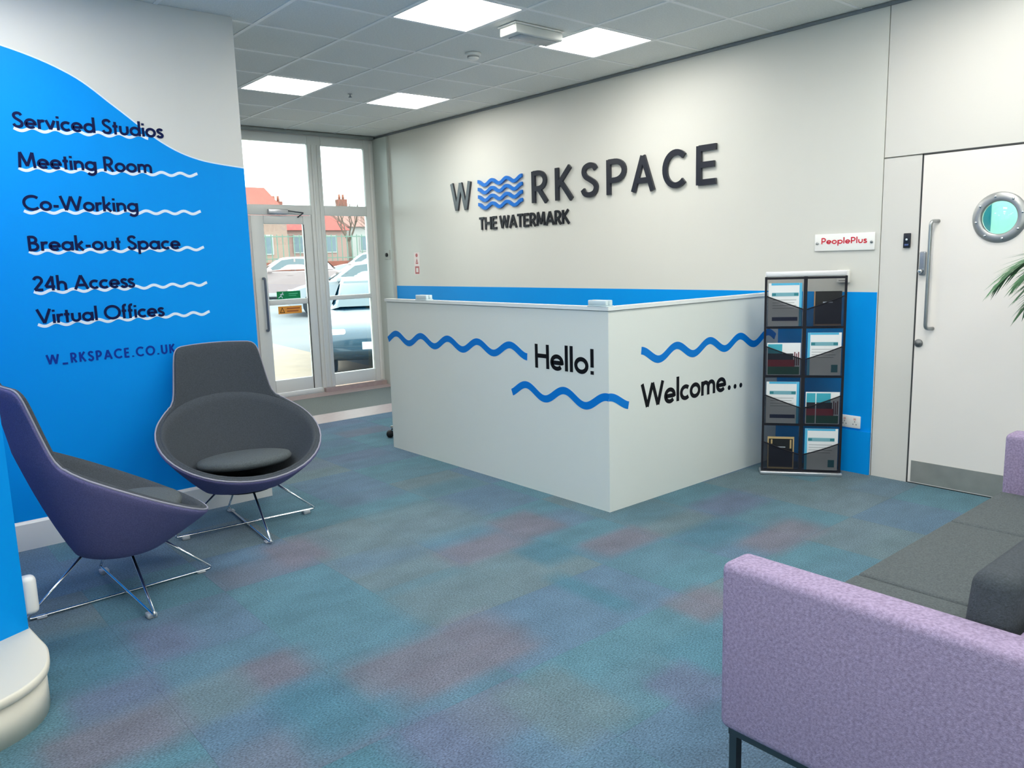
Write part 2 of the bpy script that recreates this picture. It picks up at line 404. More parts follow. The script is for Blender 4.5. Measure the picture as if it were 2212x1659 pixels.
# ---- right hand (main) wall in X = XW
W = MB().box(XW, XW+.15, 2.372, YWIN+.1, -.05, ZC+.3).box(XW+.03, XW+.15, YR-.15, 1.242, -.05, ZC+.3).box(XW+.03, XW+.15, 1.242, 2.137, 2.057, ZC+.3).box(XW+.03, XW+.15, 2.137, 2.372, -.05, ZC+.3)
wr = W.build('wall_right', WALL); tag(wr, 'long white wall behind the reception desk', 'wall', kind='structure')
PANEL = mat('white_wall_panel', (218, 216, 211), .34, spec=.4, bump=(50, .02))
MB().box(XW, XW+.03, 1.245, 2.366, 2.058, ZC+.02).build('wall_panel', PANEL, wr)
MB().box(XW, XW+.03, 2.137, 2.366, 0, 2.05).build('wall_panel', PANEL, wr)
MB().box(XW, XW+.03, YR, 1.239, 0, ZC+.02).build('wall_panel', PANEL, wr)
MB().box(XW-.0015, XW+.001, 2.376, 8.155, .29, 1.217).build('painted_band', BLUE, wr)
MB().box(XW-.016, XW+.001, 2.376, 8.155, 0, .29).build('skirting', BLUE, wr)
tr = MB().box(XW-.018, XW+.001, YR, YWIN, ZC-.022, ZC-.003).build('trim_1', TRIMG)
tag(tr, 'thin dark trim where the long white wall meets the ceiling', 'trim', kind='structure')
# grey return at the window end
MB().box(XW-.03, XW+.001, 8.19, YWIN, 0, ZC-.03).build('window_return', mat('return_grey', (196, 204, 200), .5), wr)

# ---- other walls
w = MB().box(XL, XPE, YP, YP+.12, 0, ZC).build('wall_left', WALL); tag(w, 'partition wall with a blue wave mural at left', 'wall', kind='structure'); wl = w
RW = (-1.9, .5, 1.0, 2.6)
o = MB().box(XL-.15, XL, YR-.15, RW[0], -.05, ZC+.3).box(XL-.15, XL, RW[1], YWIN+.1, -.05, ZC+.3).box(XL-.15, XL, RW[0], RW[1], -.05, RW[2]).box(XL-.15, XL, RW[0], RW[1], RW[3], ZC+.3).build('wall_rear', WALL); tag(o, 'plain white wall on the near left side of the room', 'wall', kind='structure')
o = MB().box(XL, XW+.15, YR-.15, YR, -.05, ZC+.3).build('wall_near', WALL); tag(o, 'plain white wall behind the camera', 'wall', kind='structure')
WX0 = 3.28
o = MB().box(XL, WX0, YWIN, YWIN+.1, -.05, ZC+.3).box(WX0, XW+.15, YWIN, YWIN+.1, 2.935, ZC+.3).build('wall_window', WALL)
tag(o, 'white wall around the glazed entrance', 'wall', kind='structure')
bb = MB().box(XL, XPE+.012, YP-.014, YP, 0, .145).prism([(YP-.014, .145), (YP, .145), (YP, .16), (YP-.006, .16)], XL, XPE+.012, lambda u, v, w: (w, u, v)).build('baseboard_left', WHITE)
tag(bb, 'white skirting board along the blue mural wall', 'skirting', kind='structure')

w2 = thing('fill_window', 'wide three pane window added behind the camera as fill light', 'window', (XL, 0, 0), kind='structure')  # unseen window added to bring soft fill from behind
for k in range(4):
    y = RW[0]+(RW[1]-RW[0]-.06)*k/3; MB().box(-.11, -.05, y, y+.06, RW[2], RW[3]).build('frame_bar', UPVC, w2)
for z in (RW[2], RW[3]-.06): MB().box(-.108, -.052, RW[0]+.061, RW[1]-.061, z, z+.06).build('frame_bar', UPVC, w2)
for k in range(3):
    y = RW[0]+(RW[1]-RW[0]-.06)*k/3; MB().box(-.083, -.078, y+.0605, y+(RW[1]-RW[0]-.06)/3-.0005, RW[2]+.0605, RW[3]-.0605).build('pane', GLASS, w2)
# ---- mural: blue paint with a wave edge, lettering, underlines
MF = frame((0, YP, 0), (1, 0, 0), (0, 0, 1), (0, -1, 0))
edge = catmull([(-2.5, 2.42), (-1.6, 2.36), (-.9, 2.5), (-.3, 2.66), (.3, 2.73), (.777, 2.648), (1.082, 2.543), (1.296, 2.392), (1.527, 2.219), (1.73, 2.135), (2.0, 2.10)], 8)
pl = [(-2.5, .161), (2.0, .161)]+[p for p in reversed(edge)]
mb = MB(); n = len(edge)
mb.add([MF(x, .161, .0012) for x, z in edge]+[MF(x, z, .0012) for x, z in edge], [(i, i+1, n+i+1, n+i) for i in range(n-1)])
mural = mb.build('blue_mural_paint', BLUE, wl, recalc=False)
mb = MB(); ribbon(mb, edge, .007, MF, .0012, .0016); mb.build('wave_edge', VWHITE, mural, recalc=False)
for txt, zb, wid in (('Serviced Studios', 2.245, .745), ('Meeting Room', 2.043, .668), ('Co-Working', 1.824, .572), ('Break-out Space', 1.612, .785), ('24h Access', 1.400, .508), ('Virtual Offices', 1.224, .655)):
    text_line('lettering', txt, .790, zb, .079, wid, .0138, MF, .0032, NAVY, mural)
    e = 1.452 if txt[0:2] == 'Se' else 1.712
    z0 = zb-.006
    wave_line('wave_underline', lambda x, z0=z0, zb=zb: z0+.0085*math.sin((x-.79)*2*math.pi/.105+2.6)+.008*(x-.79), .792, e, .0155, MF, .0022, VWHITE, mural, 120)
text_line('lettering', 'W_RKSPACE.CO.UK', .812, 1.0, .054, .676, .0105, MF, .0028, NAVY2, mural, track=.26)

# ---- stair pier and bullnose step at the left edge
tread = catmull([(.388, 3.42), (.403, 3.25), (.412, 3.11), (.38, 2.962), (.31, 2.865), (.20, 2.805), (.05, 2.785)], 6)
poly = tread+[(-.9, 2.785), (-.9, 3.62), (.30, 3.62), (.37, 3.55)]
def inset(poly, d):
    n = len(poly); out = []
    area = sum(poly[i][0]*poly[(i+1) % n][1]-poly[(i+1) % n][0]*poly[i][1] for i in range(n))
    sg = 1 if area > 0 else -1
    for i in range(n):
        a, b, c = poly[i-1], poly[i], poly[(i+1) % n]
        t = (c[0]-a[0], c[1]-a[1]); l = math.hypot(*t); out.append((b[0]-sg*t[1]/l*d, b[1]+sg*t[0]/l*d))
    return out
st = thing('stair_step', 'cream bullnose bottom stair step at the lower left', 'step', (0, 0, 0), kind='structure')
p1 = inset(poly, .006)
tm = MB(); n = len(poly)
rings = [(inset(poly, .008), .136), (poly, .142), (poly, .164), (inset(poly, .007), .170)]
for k in range(3):
    a, za = rings[k]; b, zb = rings[k+1]
    tm.add([(x, y, za) for x, y in a]+[(x, y, zb) for x, y in b], [(i, (i+1) % n, n+(i+1) % n, n+i) for i in range(n)], True)
tm.add([(x, y, .170) for x, y in rings[3][0]], [tuple(range(n))]); tm.add([(x, y, .136) for x, y in rings[0][0]], [tuple(range(n))])
tm.build('tread', CREAM, st)
MB().prism(inset(poly, .014), 0, .136, smooth=True).build('riser', CREAM, st)
pier = [(.388, 3.342), (.33, 3.62), (-.9, 3.62), (-.9, 3.19), (.10, 3.204)]
o = MB().prism(pier[::-1], .170, ZC).build('wall_stair', BLUE); tag(o, 'bright blue stair pier at the left edge above the step', 'wall', kind='structure')
o = MB().rbox(.380, .438, 3.372, 3.43, .205, .355, .02, 4).build('wall_box', WHITE)
tag(o, 'small white rounded box on the side of the blue stair pier', 'wall box')

# ---- ceiling: tiles in a grid, bars, light panels
cl = MB().box(XL-.15, XW+.15, YR-.15, YWIN+.1, ZC+.12, ZC+.2).build('ceiling', mat('ceiling_slab', (150, 152, 152), .9))
tag(cl, 'suspended ceiling of square mineral tiles in a white grid', 'ceiling', kind='structure')
cx = cuts(XL, XW, 2.76, .6); cy = cuts(YR, YWIN-.04, 3.75, .6)
LIGHTS = [(2.76, 3.75), (3.96, 3.75), (2.76, 6.15), (3.96, 6.15)]+[(x, y) for y in (1.35, -1.05) for x in (1.56, .36, -.84)]+[(-.84, 3.75), (.36, 3.75)]+[(2.76, 1.35), (3.96, 1.35), (2.76, -1.05), (3.96, -1.05), (.36, 6.15)]  # unseen panels around the camera are added for soft front fill
isl = lambda x, y: any(abs(x-a) < .05 and abs(y-b) < .05 for a, b in LIGHTS)
TM = {}
for i in range(len(cx)-1):
    for j in range(len(cy)-1):
        if isl(cx[i], cy[j]): continue
        dx, dy = cx[i+1]-cx[i], cy[j+1]-cy[j]; k = (round(dx, 3), round(dy, 3))
        if k not in TM:
            g = .009; TM[k] = MB().box(g, dx-g, g, dy-g, .001, .016).mesh('ceiling_tile', TILE)
        o = bpy.data.objects.new('ceiling_tile', TM[k]); COL.objects.link(o); o.location = (cx[i], cy[j], ZC); o.parent = cl
BM = {}
for x in cx[1:-1]: MB().box(x-.012, x+.012, YR, YWIN-.04, ZC-.003, ZC+.004).build('grid_bar', TBAR, cl)
for y in cy[1:-1]: MB().box(XL, XW-.02, y-.012, y+.012, ZC-.0025, ZC+.0035).build('grid_bar', TBAR, cl)
DIFF = mat('led_diffuser', (255, 255, 255), .5, emit=((1.0, .965, .89, 1), PANEL_STRENGTH))
LAB = ['square LED ceiling panel nearest the top of the frame', 'square LED ceiling panel beside the emergency light box', 'square LED ceiling panel nearest the blue mural wall',
       'square LED ceiling panel farthest back near the glazed entrance']
OUTL = ['added as fill above the open floor', 'added as fill above the camera', 'added as fill left of the camera', 'added as fill behind the sofa end', 'added as fill behind the camera', 'added as fill in the rear left corner', 'added as fill behind the stair pier', 'added as fill above the blue stair pier', 'added as fill above the sofa', 'above the white internal door', 'added as fill in the rear right corner', 'added as fill behind the palm', 'behind the mural wall']
for k, (x, y) in enumerate(LIGHTS):
    t = thing('ceiling_light', LAB[k] if k < 4 else 'square LED ceiling panel outside the frame, %s' % OUTL[k-4], 'ceiling light', (x+.3, y+.3, ZC), 0, 'LED ceiling panels')
    a, b = .288, .277
    MB().box(-a, a, -a, -b, -.004, .02).box(-a, a, b, a, -.004, .02).box(-a, -b, -b, b, -.004, .02).box(b, a, -b, b, -.004, .02).build('frame', TBAR, t)
    MB().box(-b, b, -b, b, .0, .012).build('diffuser', DIFF, t)
# emergency luminaire on the ceiling
t = thing('emergency_light', 'white box shaped emergency light fixed to the ceiling', 'emergency light', (3.665, 4.05, ZC))
MB().rbox(-.215, .215, -.09, .09, -.012, -.002, .003, 2).build('mounting_plate', WHITE, t)
MB().rbox(-.205, .205, -.082, .082, -.066, -.0125, .008, 3).build('housing', mat('emergency_grey_white', (206, 210, 208), .4), t)
MB().rbox(-.15, .17, -.06, .06, -.070, -.0655, .0015, 2).build('lens', mat('emergency_lens', (170, 176, 178), .25), t)
MB().rbox(-.2065, -.204, -.07, .07, -.060, -.018, .001, 2).build('end_cap', mat('end_cap_cream', (250, 246, 236), .4), t)
t = thing('smoke_detector', 'round white smoke detector on the ceiling tiles', 'smoke detector', (3.72, 4.748, ZC))
MB().lathe([(.058, 0), (.058, -.014), (.05, -.02)], 24).build('base', WHITE, t)
MB().lathe([(.042, -.0205), (.042, -.036), (.03, -.046), (0, -.047)], 24).build('sensor_dome', WHITE, t)
MB().lathe([(.0435, -.024), (.0435, -.032)], 24).build('vent_ring', mat('vent_dark', (150, 154, 156), .6), t)
t = thing('sprinkler_head', 'tiny dark sprinkler head between the two rear ceiling panels', 'sprinkler', (3.662, 6.461, ZC))
MB().lathe([(.022, 0), (.022, -.005), (.008, -.006), (.008, -.02)], 16).build('collar', STEEL, t)
MB().lathe([(.002, -.0205), (.016, -.026), (.016, -.028), (0, -.028)], 16).build('deflector', GUNM, t)

# ---- glazed entrance
wn = thing('window_1', 'white framed glazed entrance screen with fixed panes', 'window', (0, 0, 0), kind='structure')
Y0, Y1 = YWIN, YWIN+.07
def bar(x0, x1, z0, z1, name='frame_bar', y0=Y0, y1=Y1, m=UPVC): return MB().rbox(x0, x1, y0, y1, z0, z1, .006, 2).build(name, m, wn)
bar(WX0, 3.40, .0, 2.935); bar(4.232, 4.395, .0, 2.935); bar(4.955, 5.12, .0, 2.935)
bar(3.401, 4.231, 2.845, 2.935); bar(4.396, 4.954, 2.838, 2.935); bar(3.401, 4.231, 2.055, 2.165); bar(4.396, 4.954, 2.055, 2.165)
bar(4.396, 4.954, 1.075, 1.125); bar(4.396, 4.954, .055, .20); bar(3.401, 4.231, .0, .05, 'threshold')
bar(4.27, 4.30, .06, 2.84, 'mullion_rib', Y0-.012, Y0-.0005); bar(4.34, 4.36, .06, 2.84, 'mullion_rib', Y0-.012, Y0-.0005)
bar(WX0, 5.07, 2.94, 2.975, 'head_track', YWIN-.05, YWIN-.002, mat('head_grey', (150, 158, 156), .5))
bar(5.015, 5.05, .06, 2.9, 'jamb_bead', Y0-.016, Y0-.0005, WHITE)
def pane(x0, x1, z0, z1, par): return MB().box(x0, x1, Y0+.03, Y0+.036, z0, z1).build('pane', GLASS, par)
pane(3.40, 4.232, 2.165, 2.845, wn); pane(4.395, 4.955, 2.165, 2.838, wn); pane(4.395, 4.955, 1.125, 2.055, wn); pane(4.395, 4.955, .2, 1.075, wn)
sl = MB().box(4.24, 5.07, YWIN-.06, YWIN-.001, 0, .048).build('sill_board', mat('pale_pink_vinyl', (188, 172, 170), .45), wn)
dr = thing('door_1', 'white framed glass entrance door with a vertical pull handle', 'door', (0, 0, 0), kind='structure')
DY0, DY1 = Y0+.012, Y0+.06
def dbar(x0, x1, z0, z1, name, y0=DY0, y1=DY1, m=UPVC): return MB().rbox(x0, x1, y0, y1, z0, z1, .006, 2).build(name, m, dr)
dbar(3.51, 3.655, .055, 2.05, 'stile'); dbar(4.125, 4.225, .055, 2.05, 'stile'); dbar(3.656, 4.124, 1.955, 2.05, 'top_rail'); dbar(3.656, 4.124, 1.055, 1.115, 'mid_rail'); dbar(3.656, 4.124, .055, .20, 'bottom_rail')
dbar(3.405, 3.505, .055, 2.05, 'side_stile', DY0+.01, DY1, mat('side_frame_pinkgrey', (205, 200, 200), .4))
dbar(4.122, 4.1285, .06, 1.95, 'gasket', DY0-.003, DY0-.0005, DARKGAP)
dp = MB().box(3.655, 4.125, DY0+.02, DY0+.026, 1.115, 1.955).build('pane', GLASS, dr)
MB().box(3.655, 4.125, DY0+.02, DY0+.026, .2, 1.055).build('pane', GLASS, dr)
dbar(3.70, 3.93, 2.062, 2.115, 'closer_body', DY0-.055, DY0-.013, ALU)
MB().tube([(3.90, DY0-.045, 2.10), (4.10, DY0-.07, 2.075)], .007).tube([(4.10, DY0-.07, 2.075), (4.06, DY0-.005, 2.03)], .007).build('closer_arm', GUNM, dr)
hd = MB().tube(fillet([(3.60, DY0, 1.36), (3.60, DY0-.05, 1.36), (3.60, DY0-.05, .78), (3.60, DY0, .78)], .03), .013, 10).build('pull_handle', mat('handle_blue_grey', (110, 122, 140), .35, .7), dr)
MB().rbox(3.42, 3.47, DY0-.02, DY0+.008, 1.02, 1.32, .004, 2).build('lock_case', STEEL, dr)
# stickers on the door glass
t = thing('exit_sticker', 'green fire exit sticker with a running figure on the door glass', 'sign', (3.895, DY0+.018, 1.163))
GREEN = mat('exit_green', (0, 140, 80), .4)
MB().box(-.142, .142, -.0015, .0015, -.043, .043).build('backing', GREEN, t)
EF = frame((0, -.0016, 0), (1, 0, 0), (0, 0, 1), (0, -1, 0))
mb = MB(); ribbon(mb, [(-.125, -.03), (-.10, -.012), (-.083, .012), (-.062, .004)], .009, EF, 0, .0004); ribbon(mb, [(-.10, -.012), (-.082, -.02), (-.078, -.034)], .008, EF, 0, .0005); ribbon(mb, [(-.083, .012), (-.105, .008)], .007, EF, 0, .0006)
mb.prism(arc(-.072, .024, .008, .008, 0, 360, 10)[:-1], 0, .0004, EF); mb.build('running_figure', VWHITE, t)
MB().box(.0, .11, -.0022, -.0016, .008, .018).box(.0, .09, -.0022, -.0016, -.012, -.004).build('text_bar', mat('exit_light_green', (90, 200, 150), .4), t)
t = thing('warning_sticker', 'orange warning sticker on the lower glass of the entrance door', 'sign', (3.90, DY0+.018, .994))
MB().box(-.142, .142, -.0015, .0015, -.043, .043).build('backing', mat('warning_orange', (236, 160, 60), .4), t)
mb = MB(); ribbon(mb, [(-.12, -.028), (-.095, .026), (-.07, -.028), (-.12, -.028)], .006, EF, 0, .0004); mb.build('triangle', BLACKV, t)
MB().box(-.04, .12, -.0022, -.0016, .008, .022).box(-.04, .10, -.0022, -.0016, -.022, -.008).build('text_bar', mat('warning_brown', (170, 90, 40), .4), t)

# ---- internal door in the right hand wall
XD = XW-.004
d2 = thing('door_2', 'white internal door with steel porthole and kick plate', 'door', (0, 0, 0), kind='structure')
PY, PZ = 1.692, 1.652
leaf = MB(); ring = arc(PY, PZ, .098, .098, 0, 360, 40)[:-1]
rect = []
for q in ring:   # rectangle boundary point in the same direction
    dy, dz = q[0]-PY, q[1]-PZ; k = min((.433/abs(dy)) if abs(dy) > 1e-6 else 1e9, ((2.045-PZ) if dz > 0 else (PZ-.006))/abs(dz) if abs(dz) > 1e-6 else 1e9)
    rect.append((PY+dy*k, PZ+dz*k))
def leafpt(p, x): return (x, p[0], p[1])
n = len(ring)
corners = [(PY+.433, 2.045), (PY-.433, 2.045), (PY-.433, .006), (PY+.433, .006)]
for X_ in (XD, XD+.034):
    leaf.add([leafpt(p, X_) for p in ring]+[leafpt(p, X_) for p in rect], [(i, (i+1) % n, n+(i+1) % n, n+i) for i in range(n)])
    for cy_, cz_ in corners:   # fill corner triangles
        best = sorted(range(n), key=lambda i: min((rect[i][0]-cy_)**2+(rect[i][1]-cz_)**2, 9))
        for i in range(n):
            a, b = rect[i], rect[(i+1) % n]
            if abs(a[0]-b[0]) > 1e-4 and abs(a[1]-b[1]) > 1e-4:
                if abs((a[0] if abs(a[0]-cy_) < 1e-4 else b[0])-cy_) < 1e-4 and abs((a[1] if abs(a[1]-cz_) < 1e-4 else b[1])-cz_) < 1e-4:
                    leaf.add([leafpt(a, X_), leafpt(b, X_), leafpt((cy_, cz_), X_)], [(0, 1, 2)])
leaf.add([leafpt(p, XD) for p in ring]+[leafpt(p, XD+.034) for p in ring], [(i, (i+1) % n, n+(i+1) % n, n+i) for i in range(n)])
co = corners; leaf.add([leafpt(p, XD) for p in co]+[leafpt(p, XD+.034) for p in co], [(i, (i+1) % 4, 4+(i+1) % 4, 4+i) for i in range(4)])
leaf.build('leaf', mat('door_white', (240, 235, 230), .32, spec=.45), d2)
DF = frame((XD, 0, 0), (0, -1, 0), (0, 0, 1), (-1, 0, 0))     # u = -y
PF = lambda x, y, h: (XD-h, PY-x, PZ+y)
MB().lathe([(.092, -.004), (.094, .010), (.099, .014), (.136, .012), (.144, .0005)], 48, PF, caps=False).build('porthole_ring', mat('ring_steel', (176, 178, 178), .42, .85, noise=(14, .06)), d2)
MB().lathe([(.0925, -.014), (.0925, -.010), (0, -.010)], 40, PF).build('porthole_glass', mat_glass('porthole_tint', (196, 226, 224)), d2)
rg = MB()
for k in range(8):
    a = 2*math.pi*k/8+.2; rg.lathe([(.0075, .0128), (.0065, .017), (0, .018)], 10, lambda x, y, h, a=a: PF(x+.121*math.cos(a), y+.121*math.sin(a), h))
rg.build('porthole_screws', CHROME, d2)
MB().box(XD-.0025, XD-.0003, 1.275, 2.108, .012, .150).build('kick_plate', mat('kick_steel', (168, 168, 162), .42, .55, noise=(10, .08)), d2)
MB().tube(fillet([(XD, 2.02, 1.65), (XD-.052, 2.045, 1.65), (XD-.052, 2.045, 1.0), (XD, 2.02, 1.0)], .035), .011, 12).build('pull_handle', STEEL, d2)
MB().rbox(XD-.022, XD-.0005, 2.078, 2.116, 1.325, 1.47, .008, 3).build('lock_plate', mat('lock_grey', (150, 156, 164), .35, .6), d2)
MB().lathe([(.012, 0), (.012, .03), (.008, .033), (0, .033)], 16, lambda x, y, h: (XD-.0225-h, 2.097+x, 1.352+y)).build('lock_knob', CHROME, d2)
MB().lathe([(.025, 0), (.025, .008), (.02, .012), (.012, .012), (.012, .02), (0, .021)], 24, lambda x, y, h: (XD-h, 2.10+x, .905+y)).build('lock_cylinder', mat('lock_grey_steel', (120, 122, 124), .4, .6), d2)
MB().box(XD+.002, XD+.03, 2.128, 2.136, 0, 2.055).box(XD+.002, XD+.03, 1.245, 2.136, 2.048, 2.057).box(XD+.002, XD+.03, 1.242, 1.256, 0, 2.057).build('rebate', DARKGAP, d2)
MB().box(XD+.001, XD+.03, 1.26, 2.125, 0, .0055).build('drop_seal', BLACK, d2)
cr = MB().box(XW+.151, 6.75, .7, 3.1, -.2, -.012).box(6.6, 6.75, .7, 3.1, 0, 2.6).box(XW+.151, 6.599, .7, .85, 0, 2.6).box(XW+.151, 6.599, 2.95, 3.1, 0, 2.6).box(XW+.151, 6.75, .7, 3.1, 2.601, 2.7).build('wall_corridor', mat('corridor_pale_green', (196, 220, 212), .6))
tag(cr, 'pale green corridor seen through the porthole', 'wall', kind='structure')
MB().box(6.585, 6.5995, 2.245, 2.949, 0, 2.599).build('corridor_panel', mat('corridor_teal', (20, 112, 130), .5), cr)
t = thing('corridor_fill_light', 'small unseen LED panel added to light the corridor behind the white door', 'ceiling light', (6.0, 1.9, 2.6))  # unseen panel added so the porthole view is lit
MB().box(-.5, .5, -.5, .5, -.02, -.001).build('housing', TBAR, t)
MB().box(-.48, .48, -.48, .48, -.0235, -.0205).build('diffuser', DIFF, t)
t = thing('card_reader', 'small black card reader on the wall panel beside the white door', 'card reader', (XW, 2.20, 1.54))
MB().rbox(-.016, -.0003, -.021, .021, -.045, .045, .004, 2).build('case', mat('reader_black', (22, 28, 42), .35), t)
MB().lathe([(.007, 0), (.006, .003), (0, .003)], 14, lambda x, y, h: (-.0162-h, x, y+.006)).build('indicator', VWHITE, t)
MB().rbox(-.0175, -.0162, -.012, .012, -.033, -.021, .0005, 1).build('label_strip', mat('reader_blue', (70, 90, 150), .4), t)

# ================================================================== RECEPTION DESK
CXF, CYS, CYE, CH = 3.311, 3.066, 5.46, 1.187
dk = thing('reception_desk', 'pale grey L-shaped reception desk with blue wave graphics', 'desk', (CXF, CYS, 0))
MB().box(0, .03, 0, CYE-CYS, 0, CH).build('front_panel', COUNTER, dk)
MB().box(.0301, XW-CXF-.02, 0, .03, 0, CH).build('side_panel', COUNTER, dk)
MB().box(.031, .075, CYE-CYS-.03, CYE-CYS, 0, CH).build('end_panel', COUNTER, dk)
MB().box(-.010, .045, -.010, CYE-CYS+.010, CH+.004, CH+.026).box(.0451, XW-CXF-.022, -.010, .045, CH+.004, CH+.026).build('counter_top', mat('counter_top_white', (232, 238, 238), .22), dk)
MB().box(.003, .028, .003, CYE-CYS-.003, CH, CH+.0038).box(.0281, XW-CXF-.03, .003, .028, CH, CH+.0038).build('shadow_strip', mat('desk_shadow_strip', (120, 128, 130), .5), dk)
MB().box(.31, .95, .35, CYE-CYS-.55, .70, .73).build('worktop', mat('worktop_beech', (206, 190, 165), .4), dk)
for a, b in ((.33, CYE-CYS-.62), (.33, .36), (.9, CYE-CYS-.62), (.9, .36)):
    MB().box(a, a+.04, b, b+.04, 0, .70).build('worktop_leg', ALU, dk)
HF = frame((-.0003, 0, 0), (0, -1, 0), (0, 0, 1), (-1, 0, 0))      # desk-local front: u=-y
SF = frame((0, -.0003, 0), (1, 0, 0), (0, 0, 1), (0, -1, 0))
text_line('lettering', 'Hello!', -(3.70-CYS), .812, .152, .525, .026, HF, .0012, BLACKV, dk)
text_line('lettering', 'Welcome', 3.594-CXF, .582, .150, .865, .026, SF, .0012, BLACKV, dk)
for q in range(3): MB().prism(arc(4.497-CXF+q*.068, .597, .0165, .0165, 0, 360, 14)[:-1], 0, .0012, SF).build('ellipsis_dot', BLACKV, dk)
k_ = 2*math.pi/.3475
wave_line('wave_graphic', lambda u: .907+.033*math.cos((-u+CYS-3.944)*k_), -(5.458-CYS), -(3.772-CYS), .046, HF, .0010, BLUE_V, dk, 160)
k2 = 2*math.pi/.354
wave_line('wave_graphic', lambda u: .655+.036*math.cos((-u+CYS-3.437)*k2), -(3.932-CYS), 0.0, .046, HF, .0010, BLUE_V, dk, 110)
wave_line('wave_graphic', lambda u: .655+.036*math.cos((u+.001)*k2*.92), -.0012, .168, .046, SF, .0010, BLUE_V, dk, 40)
k3 = 2*math.pi/.3415
wave_line('wave_graphic', lambda u: .902+.034*math.cos((u+CXF-3.931)*k3), 3.596-CXF, 5.05-CXF, .046, SF, .0010, BLUE_V, dk, 150)
CLIP = mat('clear_clip', (205, 224, 230), .15, spec=.7)
for k, (y, lab) in enumerate(((3.145, 'clear screen clip on the reception desk top at its corner'), (4.95, 'clear screen clip on the reception desk top near its far end'))):
    t = thing('screen_clip', lab, 'clip', (CXF+.002, y, CH+.026), 0, 'screen clips on the desk')
    MB().rbox(-.015, .05, -.075, .075, 0, .006, .002, 2).build('foot_plate', CLIP, t)
    MB().rbox(-.012, .012, -.07, .07, .0065, .036, .003, 2).build('jaw', CLIP, t)
    MB().rbox(.022, .045, -.07, .07, .0065, .036, .003, 2).build('jaw', CLIP, t)

# office chair behind the desk; one castor shows past the end
t = thing('office_chair', 'black office chair on chrome castor base behind the reception desk', 'chair', (3.78, 5.60, 0), math.radians(148.8))
MB().lathe([(.028, .10), (.028, .36)], 16).build('gas_column', CHROME, t)
for k in range(5):
    a = 2*math.pi*k/5; d = Vector((math.cos(a), math.sin(a), 0))
    lg = MB().tube([d*.02+Vector((0, 0, .115)), d*.2+Vector((0, 0, .10)), d*.345+Vector((0, 0, .085))], [.03, .024, .02], 8).build('base_arm', CHROME, t)
    for sgn in (-1, 1):
        pr = d.cross(Vector((0, 0, 1)))*sgn
        MB().lathe([(0, 0), (.03, .001), (.032, .008), (.03, .017), (0, .018)], 18, lambda x, y, h, d=d, pr=pr: tuple(d*(.355+x)+pr*(.004+h)+Vector((0, 0, .033+y)))).build('castor', BLACK, t)
MB().rbox(-.22, .22, -.22, .22, .44, .52, .035, 4).build('seat', BLACKFAB, t)
MB().rbox(-.12, .12, -.12, .12, .36, .439, .02, 2).build('mechanism', BLACK, t)
MB().rbox(-.27, -.21, -.21, .21, .60, 1.04, .028, 4).build('backrest', BLACKFAB, t)
MB().tube([(-.1, 0, .40), (-.30, 0, .44), (-.31, 0, .62), (-.272, 0, .8)], .018, 8).build('back_bar', BLACK, t)

# ================================================================== WALL SIGN
WF = frame((XW, 0, 0), (0, -1, 0), (0, 0, 1), (-1, 0, 0))   # u=-y
sg = thing('company_sign', 'raised dark WORKSPACE THE WATERMARK lettering on the white wall', 'sign', (0, 0, 0))
def letter(ch, ya, yb, z0, cap, w, m, off, th, extra=0):
    g = GL[ch]; xs = [p[0] for s_ in g[1] for p in s_]; lo, hi = min(xs), max(xs)
    # centre-line span must leave half a stroke at each side
    span = abs(ya-yb)-w*.9; k = span/((hi-lo)*cap)
    fr = lambda a, b, c=0.: WF(a, b, c+off)
    mb = MB()
    for q, stq in enumerate([z for s0 in g[1] for z in split_sharp(s0)]):
        ribbon(mb, [(-ya+w*.45+(p[0]-lo)*cap*k, z0+p[1]*cap) for p in stq], w, fr, 0., th+q*.0003)
    mb.build('letter_'+ch.lower(), m, sg, recalc=False)
for ch, a, b in (('W', 6.962, 6.612), ('R', 5.668, 5.453), ('K', 5.348, 5.121), ('S', 5.022, 4.821), ('P', 4.713, 4.50), ('A', 4.44, 4.196), ('C', 4.112, 3.887), ('E', 3.787, 3.593)):
    letter(ch, a, b, 2.010, .289, .0445, SIGND, .004, .02)
for k in range(4):
    zc = 2.260-.0755*k
    fr = lambda a, b, c=0.: WF(a, b, c+.004)
    wave_line('logo_wave', lambda u, zc=zc: zc+.0205*math.cos((u+6.497)*2*math.pi/.2275), -6.497, -5.812, .034, fr, .016, SIGNB, sg, 100)
mb = MB()
text_line('small_lettering', 'THE WATERMARK', -6.50, 1.798, .124, 1.318, .0225, lambda a, b, c=0.: WF(a, b, c+.002), .012, mat('sign_black', (20, 24, 34), .3), sg, track=.045, sq={'W': .78, 'M': .84, 'A': .92, ' ': .6})

t = thing('name_plate', 'white wall plate reading PeoplePlus in red letters', 'sign', (XW, 2.606, 1.545))
MB().rbox(-.012, -.004, -.205, .205, -.056, .056, .002, 2).build('plate', mat('plate_white', (246, 246, 244), .25), t)
PFm = frame((-.0123, 0, 0), (0, -1, 0), (0, 0, 1), (-1, 0, 0))
text_line('lettering', 'PeoplePlus', -.158, -.010, .040, .312, .0075, PFm, .0009, mat('plate_red', (208, 30, 52), .4), t)
for s in (-1, 1):
    MB().lathe([(.009, 0), (.009, .006), (.006, .008), (0, .008)], 14, lambda x, y, h, s=s: (-.0122-h, s*.186+x, y-.005)).build('standoff_bolt', STEEL, t)
    MB().tube([(-.004, s*.186, -.005), (0, s*.186, -.005)], .007, 10).build('standoff_spacer', STEEL, t)

